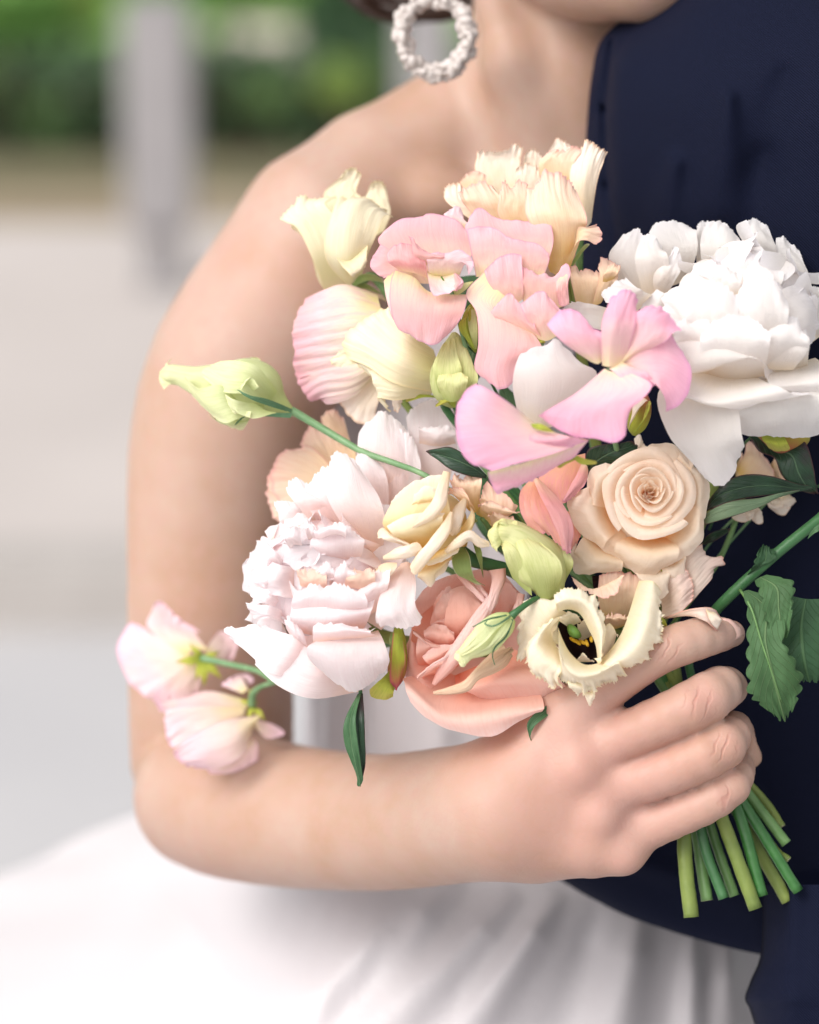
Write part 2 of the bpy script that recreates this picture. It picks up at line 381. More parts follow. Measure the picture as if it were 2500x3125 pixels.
# ------------------------------------------------------------------ the place behind
MT['paving'] = plain_mat('pale_paving', 'b2aaa6', 'beb6b2', 1.2, 0.85, 0.2, 0.004, 30)
MT['paving2'] = plain_mat('grey_paving', 'adabad', 'b9b7b8', 1.0, 0.85, 0.2, 0.004, 30)
MT['kerbstone'] = plain_mat('kerb_stone', 'a29c98', 'aca6a2', 6, 0.85, 0.2, 0.003, 40)
MT['soil'] = plain_mat('dry_soil_verge', '66624e', '7d765e', 3.0, 0.95, 0.1, 0.02, 20)
MT['lawn'] = plain_mat('lawn_green', '6c9448', '86ac5c', 1.5, 0.9, 0.15, 0.02, 40)
MT['gravelpath'] = plain_mat('pale_path', 'dccfc0', 'e6dacc', 3.0, 0.9, 0.1)
MT['post'] = plain_mat('grey_painted_post', '8e8a8b', '979394', 8, 0.6, 0.3, 0.001, 50)
MT['postdark'] = plain_mat('dark_grey_post_foot', '8a8687', '928e8f', 8, 0.6, 0.3)
for nm, a, b in (('hedgeleaf', '2c4630', '48643f'), ('bushleaf', '5c8a40', '8cb45e'), ('highlightleaf', '7f9a48', 'a4b868'), ('sunleaf', '5a7a46', '7c985c')):  # the last two colours paint blurred highlights and sunlit leaves
    MT[nm] = plain_mat(nm + '_foliage', a, b, 3.0, 0.55, 0.3)
MT['bark'] = plain_mat('dark_bark', '3a3028', '4c4034', 20, 0.9, 0.1, 0.006, 60)

def box(name, parent, mat, x0, x1, y0, y1, z0, z1, bev=0.0, **kw):
    v = [(x, y, z) for z in (z0, z1) for y in (y0, y1) for x in (x0, x1)]
    f = [(0,2,3,1), (4,5,7,6), (0,1,5,4), (2,6,7,3), (0,4,6,2), (1,3,7,5)]
    o = mesh_obj(name, v, f, mat, parent, smooth=False, **kw)
    if bev:
        md = o.modifiers.new('bevel', 'BEVEL'); md.width = bev; md.segments = 3
    return o
def slab(name, mat, x0, x1, y0, y1, z, kind='structure'):
    o = mesh_obj(name, [(x0,y0,z),(x1,y0,z),(x1,y1,z),(x0,y1,z)], [(0,1,2,3)], mat, smooth=False)
    return tag(o, kind=kind)

slab('ground', MT['lawn'], -150, 150, -60, 250, -0.13)
slab('road', MT['paving2'], -60, 60, -40, 5.02, -0.12)
box('kerb', None, MT['kerbstone'], -60, 60, 5.02, 5.22, -0.2, 0.0, 0.012)['kind'] = 'structure'
slab('pavement', MT['paving'], -60, 60, 5.22, 8.85, -0.004)
MT['sandstrip'] = plain_mat('sandy_gravel_strip', '8a7c68', '9a8c78', 2.0, 0.95, 0.1, 0.01, 30)
slab('sandy_strip', MT['sandstrip'], -60, 60, 8.85, 9.5, -0.008)
slab('soil_verge', MT['soil'], -60, 60, 9.5, 12.2, -0.012)
slab('park_path', MT['gravelpath'], -1.08, -0.50, 13.4, 16.4, -0.12)

def leaf_cloud(n, centre, size, leaf, seed, shell=0.35):
    """many small leaf faces spread through a rounded volume"""
    r = np.random.RandomState(seed)
    d = r.normal(size=(n, 3)); d /= np.linalg.norm(d, axis=1, keepdims=True)
    lump = 1 + 0.22*np.sin(d[:, 0]*5 + seed) * np.sin(d[:, 1]*4 + 2*seed) + 0.18*np.sin(d[:, 2]*7 + seed)
    p = np.array(centre) + d * (shell + (1-shell) * r.rand(n, 1) ** 0.5) * np.array(size) * lump[:, None]
    a = r.normal(size=(n, 3)); a /= np.linalg.norm(a, axis=1, keepdims=True)
    b = np.cross(a, r.normal(size=(n, 3))); b /= np.linalg.norm(b, axis=1, keepdims=True)
    l = leaf * (0.6 + 0.8 * r.rand(n, 1))
    V = np.stack([p - a*l, p + b*l*0.45, p + a*l, p - b*l*0.45], 1).reshape(-1, 3)
    return V, (np.arange(n)[:, None]*4 + np.arange(4)[None, :])
def box_cloud(n, x0, x1, y0, y1, z0, z1, leaf, seed):
    r = np.random.RandomState(seed)
    p = np.c_[x0 + (x1-x0)*r.rand(n), y0 + (y1-y0)*r.rand(n), z0 + (z1-z0)*r.rand(n)**0.8]
    p[:, 2] *= 0.85 + 0.15*np.sin(p[:, 0]*3.1) * np.sin(p[:, 0]*1.3 + 1)
    a = r.normal(size=(n, 3)); a /= np.linalg.norm(a, axis=1, keepdims=True)
    b = np.cross(a, r.normal(size=(n, 3))); b /= np.linalg.norm(b, axis=1, keepdims=True)
    l = leaf * (0.6 + 0.8 * r.rand(n, 1))
    V = np.stack([p - a*l, p + b*l*0.45, p + a*l, p - b*l*0.45], 1).reshape(-1, 3)
    return V, (np.arange(n)[:, None]*4 + np.arange(4)[None, :])

V, Fc = box_cloud(26000, -5, 5, 10.35, 11.5, -0.02, 0.38, 0.035, 3)
hedge = mesh_obj('hedge', V, Fc, MT['hedgeleaf'], smooth=False, loc=(0, 10.9, 0))
tag(hedge, 'low dark green hedge behind the grey post, across the verge', 'hedge')
rb_ = np.random.RandomState(17); hv = []; hf = []; n0 = 0
for i in range(26):
    cx = -2.2 + 3.0 * rb_.rand(); V, F = leaf_cloud(120, (cx, 10.38 + 0.1*rb_.rand(), 0.05 + 0.3*rb_.rand()), (0.05 + 0.05*rb_.rand(),)*3, 0.018, 40 + i)
    hv.append(V); hf.append(F + n0); n0 += len(V)
mesh_obj('painted_sunlit_leaves', np.vstack(hv), np.vstack(hf), MT['sunleaf'], hedge, smooth=False)  # lighter leaf colour paints sunlit spots on the hedge
core = box('hedge_core', hedge, MT['bark'], -5, 5, 10.55, 11.3, -0.01, 0.25)
def bush(label, x, y, z, sx, sy, sz, mat, n, seed, leaf=0.05, group=None):
    t = thing('bush', label, 'bush', (x, y, -0.12), group)
    V, F = leaf_cloud(n, (x, y, z), (sx, sy, sz), leaf, seed)
    mesh_obj('foliage', V, F, mat, t, smooth=False)
    tube('trunk', t, MT['bark'], [(x, y, -0.14), (x+0.02, y, z*0.5), (x, y, z)], [0.03, 0.025, 0.015])
bush('bright green bush at the upper left corner, behind the hedge', -1.92, 12.2, 0.22, 0.5, 0.4, 0.40, MT['bushleaf'], 2600, 5)
bush('yellow-green clump imitating a blurred highlight left of the grey post, beyond the hedge', -1.42, 12.4, 0.36, 0.13, 0.13, 0.13, MT['highlightleaf'], 900, 6, 0.03)  # leaf clump added for an out-of-focus highlight, brightness put into its colour
bush('bright green bush right above the grey post, at the top edge', -1.0, 17.0, 0.15, 0.9, 0.5, 0.42, MT['bushleaf'], 2600, 7)
bush('dark green bush between the pale path and the dark hair', -0.22, 12.6, 0.25, 0.24, 0.4, 0.5, MT['hedgeleaf'], 2600, 8)
bush('small yellow-green clump imitating a blurred highlight beside the shoulder, in front of the hedge', -0.235, 10.2, 0.27, 0.075, 0.07, 0.075, MT['highlightleaf'], 500, 9, 0.022)  # another added clump, its pale colour imitates a blurred disc of light

# grey posts: a wide flat-fronted bollard on a narrower foot
def bollard(label, cx, y, wide, top, foot, group='grey posts on the pavement'):
    t = thing('bollard', label, 'bollard', (cx, y, 0), group)
    box('post_body', t, MT['post'], cx-wide/2, cx+wide/2, y-0.09, y+0.09, foot, top, 0.02)
    box('post_cap', t, MT['post'], cx-wide*0.46, cx+wide*0.46, y-0.085, y+0.085, top, top+0.018, 0.008)
    box('post_foot', t, MT['postdark'], cx-wide*0.27, cx+wide*0.27, y-0.06, y+0.06, 0, foot, 0.01)
    box('base_plate', t, MT['postdark'], cx-wide*0.36, cx+wide*0.36, y-0.09, y+0.09, -0.004, 0.012, 0.004)
bollard('wide grey post on the pavement at the upper left', -0.672, 7.8, 0.185, 0.755, 0.16)
bollard('grey post half hidden behind the pearl earring and bare shoulder', 0.045, 7.6, 0.14, 0.80, 0.14)

# ------------------------------------------------------------------ the bride: one continuous skin surface from a distance field
def cm(x, y, d):
    D = 1200.0 - d
    return np.array([(x - 1250.0) / FPX * D, -(y - 1562.5) / FPX * D, d])
def cr(r, d): return r / FPX * (1200.0 - d)
def sd_cone(P, a, b, ra, rb):
    ba = b - a; h = np.clip(((P - a) @ ba) / max(ba @ ba, 1e-9), 0, 1)
    return np.linalg.norm(P - a - h[:, None] * ba, axis=1) - (ra + (rb - ra) * h)
def sd_ell(P, c, R):
    q = (P - c) / R; k0 = np.linalg.norm(q, axis=1); k1 = np.linalg.norm(q / R, axis=1) + 1e-9
    return k0 * (k0 - 1) / k1
def smin(a, b, k):
    h = np.clip(0.5 + 0.5 * (b - a) / k, 0, 1)
    return b + (a - b) * h - k * h * (1 - h)

H4 = Frame(1700, 1800)
def chain(F, pts):
    o = []
    for x, y, d, r in pts:
        q = F(x, y); o.append((cm(q[0], q[1], d), cr(r * F.k * (0.965 if F is H4 else 1.0), d)))
    return o
P1 = Frame(0, 0, 1.0)
FING = [chain(H4, [(60, 840, -8, 165), (330, 640, 0, 152), (640, 430, 8, 145), (900, 330, 6, 140), (1090, 292, -3, 112), (1150, 290, -6, 92)]),
        chain(H4, [(150, 1100, -7, 160), (520, 930, 3, 160), (780, 815, 9, 166), (980, 715, 8, 172), (1085, 650, -1, 152), (1130, 650, -20, 118), (1020, 690, -40, 105)]),
        chain(H4, [(230, 1330, -9, 160), (640, 1225, 0, 162), (900, 1120, 6, 162), (1085, 1030, 6, 160), (1150, 955, -4, 130), (1165, 900, -24, 104), (1050, 930, -42, 95)]),
        chain(H4, [(420, 1640, -13, 150), (780, 1490, -5, 142), (990, 1400, 0, 136), (1140, 1300, 0, 130), (1190, 1215, -8, 110), (1200, 1160, -26, 94), (1100, 1190, -42, 85)]),
        chain(H4, [(1290, 1110, -30, 60), (1262, 1020, -26, 48), (1235, 900, -32, 50)])]
WR = chain(P1, [(1540, 2470, -26, 195)])[0]
ARM = chain(P1, [(628, 2432, -184, 220), (740, 2462, -162, 216), (900, 2492, -138, 206), (1160, 2510, -92, 196), (1400, 2485, -48, 198), (1540, 2470, -28, 200)])
UPA = chain(P1, [(992, 722, -190, 252), (900, 900, -192, 284), (735, 1160, -196, 284), (668, 1450, -200, 272), (640, 1740, -204, 258), (632, 2050, -210, 252), (645, 2300, -214, 242), (660, 2420, -214, 200)])
def smooth_chain(ch, n):
    A = np.array([[*p, r] for p, r in ch]); B = resample(A, n)
    return [(b[:3], b[3]) for b in B]
ARM = smooth_chain(ARM, 14); UPA = smooth_chain(UPA, 16)
TRAP = chain(P1, [(1000, 700, -195, 250), (1150, 560, -205, 205), (1350, 440, -215, 190), (1560, 300, -220, 200)])
NECK = chain(P1, [(1735, 620, -215, 330), (1740, 250, -205, 300), (1770, -60, -205, 300), (1790, -400, -225, 320)])
JAW = chain(P1, [(1985, -130, -105, 200), (1800, -175, -130, 200), (1560, -230, -190, 190)])
CLAV = chain(P1, [(1120, 560, -182, 60), (1330, 600, -178, 50), (1600, 640, -172, 48)])
SCM = chain(P1, [(1470, -160, -170, 62), (1560, 200, -166, 58), (1660, 500, -172, 48)])
MET = [(FING[0][0][0], 11.5), (FING[1][0][0], 13.2), (FING[2][0][0], 12.6), (FING[3][0][0], 11.6)]
KN = [(cm(*H4(130, 1180)[:2], 2.0), 6.0), (cm(*H4(290, 1490)[:2], -0.5), 6.0), (cm(*H4(450, 1760)[:2], -6.0), 6.0)]

FING = [smooth_chain(c, 14) for c in FING]
def body_sdf(P):
    fing = None
    for ch in FING:
        f = None
        for (a, ra), (b, rb) in zip(ch[:-1], ch[1:]):
            s = sd_cone(P, a, b, ra, rb); f = s if f is None else smin(f, s, 1.5)
        fing = f if fing is None else smin(fing, f, 2.6)
    wrist = cm(1500, 2475, -30)
    palm = sd_cone(P, cm(1800, 2560, -14), cm(1680, 2540, -24), cr(118, -14), cr(140, -24))
    for (c, r0) in MET:
        palm = smin(palm, sd_cone(P, wrist + (c - wrist) * 0.15 + np.array([0, 0, 8.0]), c + np.array([0, 0, 0.5]), 18.0, r0), 9.0)
    palm = smin(palm, sd_cone(P, cm(1600, 2330, -30), cm(1720, 2200, -18), 14.0, 14.0), 10.0)
    for (x0, y0, x1, y1, d0, d1) in ((110, 960, 370, 830, -4, -6), (200, 1215, 470, 1160, -5, -5), (320, 1480, 540, 1450, -10, -9)):
        a0 = H4(x0, y0); a1 = H4(x1, y1)
        palm = smin(palm, sd_cone(P, cm(a0[0], a0[1], d0), cm(a1[0], a1[1], d1), 8.5, 5.0), 7.0)
    hand = smin(palm, fing, 6.0)
    for c, r0 in KN: hand = smin(hand, np.linalg.norm(P - c, axis=1) - r0, 9.0)
    parts = []
    for ch in (ARM, UPA):
        q = None
        for (a, ra), (b, rb) in zip(ch[:-1], ch[1:]):
            d = sd_cone(P, a, b, ra, rb); q = d if q is None else smin(q, d, 6.0)
        parts.append(q)
    arm = smin(parts[0], parts[1], 5.0)
    s = smin(hand, arm, 18.0)
    tor = sd_ell(P, cm(1490, 1120, -292), np.array([95.0, 150.0, 84.0]))
    tor = smin(tor, sd_ell(P, cm(1480, 2000, -300), np.array([78.0, 150.0, 62.0])), 24.0)
    for (a, ra), (b, rb) in zip(TRAP[:-1], TRAP[1:]): tor = smin(tor, sd_cone(P, a, b, ra, rb), 16.0)
    for (a, ra), (b, rb) in zip(NECK[:-1], NECK[1:]): tor = smin(tor, sd_cone(P, a, b, ra, rb), 14.0)
    for (a, ra), (b, rb) in zip(CLAV[:-1], CLAV[1:]): tor = smin(tor, sd_cone(P, a, b, ra, rb), 18.0)
    for (a, ra), (b, rb) in zip(SCM[:-1], SCM[1:]): tor = smin(tor, sd_cone(P, a, b, ra, rb), 14.0)
    head = sd_ell(P, cm(1800, -640, -215), np.array([82.0, 105.0, 95.0]))
    for (a, ra), (b, rb) in zip(JAW[:-1], JAW[1:]): head = smin(head, sd_cone(P, a, b, ra, rb), 22.0)
    head = smin(head, sd_cone(P, cm(2180, -480, -130), cm(2270, -360, -105), 8.0, 11.0), 12.0)   # nose
    head = smin(head, sd_cone(P, cm(2130, -240, -100), cm(2060, -235, -90), 8.0, 8.0), 10.0)      # lips
    head = smin(head, sd_cone(P, cm(1440, -520, -190), cm(1450, -330, -180), 9.0, 6.0), 6.0)      # ear
    tor = smin(tor, head, 9.0)
    return smin(s, tor, 12.0)

def surface_nets(sdf, lo, hi, h, B=8):
    lo = np.asarray(lo, float); nb = np.ceil((np.asarray(hi) - lo) / (h * B)).astype(int)
    gi = np.stack(np.meshgrid(*[np.arange(n) for n in nb], indexing='ij'), -1).reshape(-1, 3)
    c = lo + (gi + 0.5) * h * B
    act = gi[np.abs(sdf(c)) < h * B * 0.9 + 3.0]
    dims = nb * B + 1
    key = lambda I: (I[..., 0].astype(np.int64) * dims[1] + I[..., 1]) * dims[2] + I[..., 2]
    loc = np.stack(np.meshgrid(*[np.arange(B + 1)] * 3, indexing='ij'), -1)
    cells = []; verts = []; edges = []
    corner = np.array([(i, j, k) for i in (0, 1) for j in (0, 1) for k in (0, 1)])
    pairs = [(a, b) for a in range(8) for b in range(a + 1, 8) if np.abs(corner[a] - corner[b]).sum() == 1]
    for s in range(0, len(act), 200):
        A = act[s:s+200]
        I = A[:, None, None, None, :] * B + loc[None]
        Vv = sdf((lo + I.reshape(-1, 3) * h)).reshape(I.shape[:-1])
        C = np.stack([Vv[:, i:B+i, j:B+j, k:B+k] for i, j, k in corner], -1)
        base = I[:, :B, :B, :B]
        m = (C.min(-1) < 0) & (C.max(-1) >= 0)
        Cm, bm = C[m], base[m]
        acc = np.zeros((len(Cm), 3)); cnt = np.zeros(len(Cm))
        for a, b in pairs:
            va, vb = Cm[:, a], Cm[:, b]; x = (va < 0) != (vb < 0)
            tt = np.where(x, va / np.where(x, va - vb, 1), 0)
            acc += np.where(x[:, None], corner[a] + (corner[b] - corner[a]) * tt[:, None], 0); cnt += x
        cells.append(key(bm)); verts.append(lo + (bm + acc / cnt[:, None]) * h)
        for ax in range(3):
            o = np.zeros(3, int); o[ax] = 1
            a = Vv[:, :B, :B, :B]; b = Vv[:, o[0]:B+o[0], o[1]:B+o[1], o[2]:B+o[2]]
            x = (a < 0) != (b < 0)
            edges.append((ax, base[x], a[x] < 0))
    cells = np.concatenate(cells); verts = np.concatenate(verts)
    od = np.argsort(cells); cells = cells[od]; verts = verts[od]
    faces = []
    for ax, I, neg in edges:
        p, q = [(1, 2), (2, 0), (0, 1)][ax]
        ep = np.zeros(3, int); ep[p] = 1; eq = np.zeros(3, int); eq[q] = 1
        quad = [I - ep - eq, I - eq, I, I - ep]
        kk = np.stack([key(x) for x in quad], 1)
        ix = np.clip(np.searchsorted(cells, kk), 0, len(cells) - 1)
        ok = (cells[ix] == kk).all(1)
        f = ix[ok]; n = neg[ok]
        f[~n] = f[~n][:, ::-1]
        faces.append(f)
    return verts, np.concatenate(faces)

def refine(sdf, V, n=2, e=0.4):
    for _ in range(n):
        d = sdf(V); g = np.stack([sdf(V + np.eye(3)[k] * e) - d for k in range(3)], 1) / e
        V = V - g * (d / np.maximum((g * g).sum(1), 0.2))[:, None]
    return V
BV, BF = surface_nets(body_sdf, (-135, -190, -400), (160, 330, 44), 1.7)
BV = refine(body_sdf, BV, 2)
def CW(V): return CAMLOC + (V[:, :1] / 1000) * RIGHT + (V[:, 1:2] / 1000) * UP + (FOCUS - V[:, 2:3] / 1000) * FWD

def skin_mat():
    m, nt, out = newmat('skin')
    tc = N(nt, 'TexCoord')
    at = N(nt, 'Attribute', attribute_name='blush'); kn = N(nt, 'Attribute', attribute_name='crease')
    n1 = N_noise(nt, tc, 22.0); n2 = N_noise(nt, tc, 160.0, 5.0)
    col = mixc(nt, maprange(nt, n1, 0.38, 0.62), lin('ae8c77'), lin('b5998a'))
    col = mixc(nt, maprange(nt, n2, 0.38, 0.7, 0.0, 0.6), col, lin('b59184'))
    col = mixc(nt, math_(nt, 'MULTIPLY', at.outputs['Fac'], 0.75), col, lin('c28c84'))
    mp = N(nt, 'Mapping'); mp.inputs['Rotation'].default_value = (0, 0, 0)
    L(nt, tc.outputs['Object'], mp.inputs[0])
    vo = N(nt, 'TexVoronoi', i_Scale=300.0); vo.feature = 'DISTANCE_TO_EDGE'
    nd = N(nt, 'TexNoise', i_Scale=70.0, i_Detail=2.0); L(nt, tc.outputs['Object'], nd.inputs['Vector'])
    # knuckle creases run across the finger
    wv = N(nt, 'TexWave', i_Scale=62.0, i_Distortion=7.0, i_Detail=2.5); wv.inputs['Detail Scale'].default_value = 1.6; wv.bands_direction = 'X'
    mr = N(nt, 'Mapping'); mr.inputs['Rotation'].default_value = (0, math.radians(-28), 0); L(nt, tc.outputs['Object'], mr.inputs[0]); L(nt, mr.outputs[0], wv.inputs['Vector'])
    L(nt, tc.outputs['Object'], vo.inputs['Vector'])
    cre = maprange(nt, wv.outputs['Fac'], 0.0, 0.3, 0.0, 1.0)
    cre = mixc(nt, kn.outputs['Fac'], (1, 1, 1, 1), cre)
    col = mixc(nt, math_(nt, 'MULTIPLY', math_(nt, 'SUBTRACT', 1.0, cre), 0.26), col, lin('a8685c'))
    hh = math_(nt, 'ADD', math_(nt, 'MULTIPLY', cre, 0.7), math_(nt, 'ADD', math_(nt, 'MULTIPLY', maprange(nt, vo.outputs['Distance'], 0, 0.25), 0.10), math_(nt, 'MULTIPLY', n2, 0.25)))
    bp = N(nt, 'Bump', i_Strength=0.55, i_Distance=0.0007); L(nt, hh, bp.inputs['Height'])
    pr = N(nt, 'BsdfPrincipled'); L(nt, col, pr.inputs['Base Color']); L(nt, bp.outputs[0], pr.inputs['Normal'])
    pr.inputs['Roughness'].default_value = 0.48; pr.inputs['Specular IOR Level'].default_value = 0.35
    pr.inputs['Subsurface Weight'].default_value = 0.25; pr.inputs['Subsurface Radius'].default_value = (1.0, 0.35, 0.2); pr.inputs['Subsurface Scale'].default_value = 0.006
    L(nt, pr.outputs[0], out.inputs[0])
    return m
MT['skin'] = skin_mat()
GROUNDP = np.array([0.03, 1.46, -0.12])
bride = mesh_obj('person', CW(BV), BF, MT['skin'], loc=GROUNDP)
tag(bride, 'bride with bare shoulder and pearl hoop earring, arm bent round to hold the flowers', 'person')
def gauss(c, s): return np.exp(-((BV - c) ** 2).sum(1) / (2 * s * s))
blush = np.zeros(len(BV)); crease = np.zeros(len(BV))
for (x, y, d, s, a) in ((940, 740, 18, 6.5, 1.0), (1110, 1030, 16, 6, 0.8), (1110, 1370, 8, 6, 0.7), (690, 400, 16, 6, 0.5), (130, 1190, 12, 8, 0.9), (290, 1500, 9, 8, 1.0), (450, 1790, 4, 9, 0.9), (640, 1130, 2, 5, 0.8), (700, 1470, -2, 5, 0.9), (470, 780, 0, 6, 0.7), (1180, 300, 0, 6, 0.6)):
    q = H4(x, y); g = gauss(cm(q[0], q[1], d), s * 1.3); blush = np.maximum(blush, 0.6 * a * g)
for (x, y, d, s) in ((940, 740, 18, 5.2), (1100, 1040, 16, 4.8), (1110, 1370, 8, 4.2), (720, 380, 16, 4.6)):
    q = H4(x, y); crease = np.maximum(crease, np.clip(1.5 * gauss(cm(q[0], q[1], d), s) - 0.25, 0, 1))
hp = cm(1850, 2380, 0); blush = np.maximum(blush, 0.6 * np.clip(1.25 - np.linalg.norm(BV - hp, axis=1) / 62.0, 0, 1))
blush = np.maximum(blush, 0.5 * gauss(cm(720, 2600, -175), 22)); blush = np.maximum(blush, 0.25 * gauss(cm(700, 820, -160), 30))
for nm, arr in (('blush', blush), ('crease', crease)):
    a = bride.data.attributes.new(nm, 'FLOAT', 'POINT'); a.data.foreach_set('value', arr.astype(np.float32))
MT['nail'] = plain_mat('natural_fingernail', 'd8aea4', 'dcb6ac', 100, 0.22, 0.5)
sheet('fingernail', bride, MT['nail'], H4, [(1.5, [(1085, 190), (1120, 240), (1170, 330)]), (0.5, [(1135, 193), (1170, 240), (1205, 312)]), (-2.5, [(1180, 225), (1208, 255), (1225, 300)]), (-5, [(1215, 250), (1228, 268), (1235, 290)])], nu=8, nv=9, warp=0, solid=0.5, cup=0.8)
# hair: a low dark knot behind the ear
MT['hair'] = plain_mat('dark_brown_hair', '2a1c16', '3a2820', 90, 0.45, 0.4)
rh = np.random.RandomState(4); hv = []; hf = []; n0 = 0
for i in range(150):
    a, b = rh.rand(2) * 6.28; R0 = 0.6 + 0.4 * rh.rand()
    pts = []
    for t in np.linspace(0, 1, 7):
        th = a + t * 2.6
        q = cm(1270 + 215*R0*np.cos(th) + 60*np.sin(b), -160 + 215*R0*np.sin(th), -255 + 26*np.sin(b + t*2) * R0)
        pts.append(q)
    v, f, _ = tube('x', None, None, CW(np.array(pts)), np.array([0.0012, 0.003, 0.0035, 0.0035, 0.0035, 0.003, 0.0012]), seg=6, n=14, raw=True)
    hv.append(v); hf += [tuple(k + n0 for k in ff) for ff in f]; n0 += len(v)
mesh_obj('hair', np.vstack(hv), hf, MT['hair'], bride)
hv = []; hf = []; n0 = 0
for i in range(260):                                   # the rest of the hair, swept back over the skull
    a = rh.rand() * 6.28; e = rh.rand() * 1.5
    pts = []
    for t in np.linspace(0, 1, 6):
        th = a + 0.3 * t; ph = -0.2 + 1.6 * t
        q = cm(1740, -690, -222) + np.array([86*np.cos(ph)*np.cos(th) - 8, 108*np.sin(th)*np.cos(ph*0.6) + 6, 98*np.sin(th*0.7 + e)])
        pts.append(q)
    v, f, _ = tube('x', None, None, CW(np.array(pts)), np.full(6, 0.004), seg=5, n=10, raw=True)
    keep = v
    hv.append(v); hf += [tuple(k + n0 for k in ff) for ff in f]; n0 += len(v)
mesh_obj('swept_hair', np.vstack(hv), hf, MT['hair'], bride)

# ------------------------------------------------------------------ dress (clothing of the bride)
def satin():
    m, nt, out = newmat('white_satin')
    tc = N(nt, 'TexCoord'); pr = N(nt, 'BsdfPrincipled')
    pr.inputs['Base Color'].default_value = lin('c3bdc0'); pr.inputs['Roughness'].default_value = 0.42
    pr.inputs['Specular IOR Level'].default_value = 0.4; pr.inputs['Sheen Weight'].default_value = 0.2
    b = N(nt, 'Bump', i_Strength=0.3, i_Distance=0.001); L(nt, N_noise(nt, tc, 400.0), b.inputs['Height']); L(nt, b.outputs[0], pr.inputs['Normal'])
    L(nt, pr.outputs[0], out.inputs[0]); return m
MT['satin'] = satin()
def ring_loft(name, parent, mat, rings, nu=60, nv=140, fold=None):
    """rings: (y, centre x, half width px, centre d, half depth mm) from top to bottom; fold(u, angle) -> mm outward"""
    R = catmull(np.array(rings, float), np.linspace(0, 1, nu))
    ang = np.linspace(0, 2*np.pi, nv, endpoint=False)
    t = np.linspace(0, 1, nu)[:, None]
    f = fold(t, ang[None, :]) if fold else 0.0
    D = R[:, 3:4] + (R[:, 4:5] + f) * np.sin(ang)[None, :]
    X = R[:, 1:2] + (R[:, 2:3] + f * 6.5) * np.cos(ang)[None, :]
    Y = np.broadcast_to(R[:, 0:1], X.shape)
    G = W(np.stack([X, Y, D], -1))
    return mesh_obj(name, G.reshape(-1, 3), gridfaces(nu, nv, True), mat, parent)
def bfold(t, a): return 1.6*np.sin(9*a + 3*t) + 1.2*np.sin(17*a - 5*t) + 1.0*np.sin(31*a + t*9)
ring_loft('bodice', bride, MT['satin'], [(625, 1490, 520, -296, 92), (740, 1490, 560, -296, 98), (1100, 1490, 590, -296, 100), (1600, 1490, 560, -300, 88), (2150, 1490, 548, -304, 80), (2560, 1480, 560, -306, 82)], nu=40, nv=120, fold=bfold)
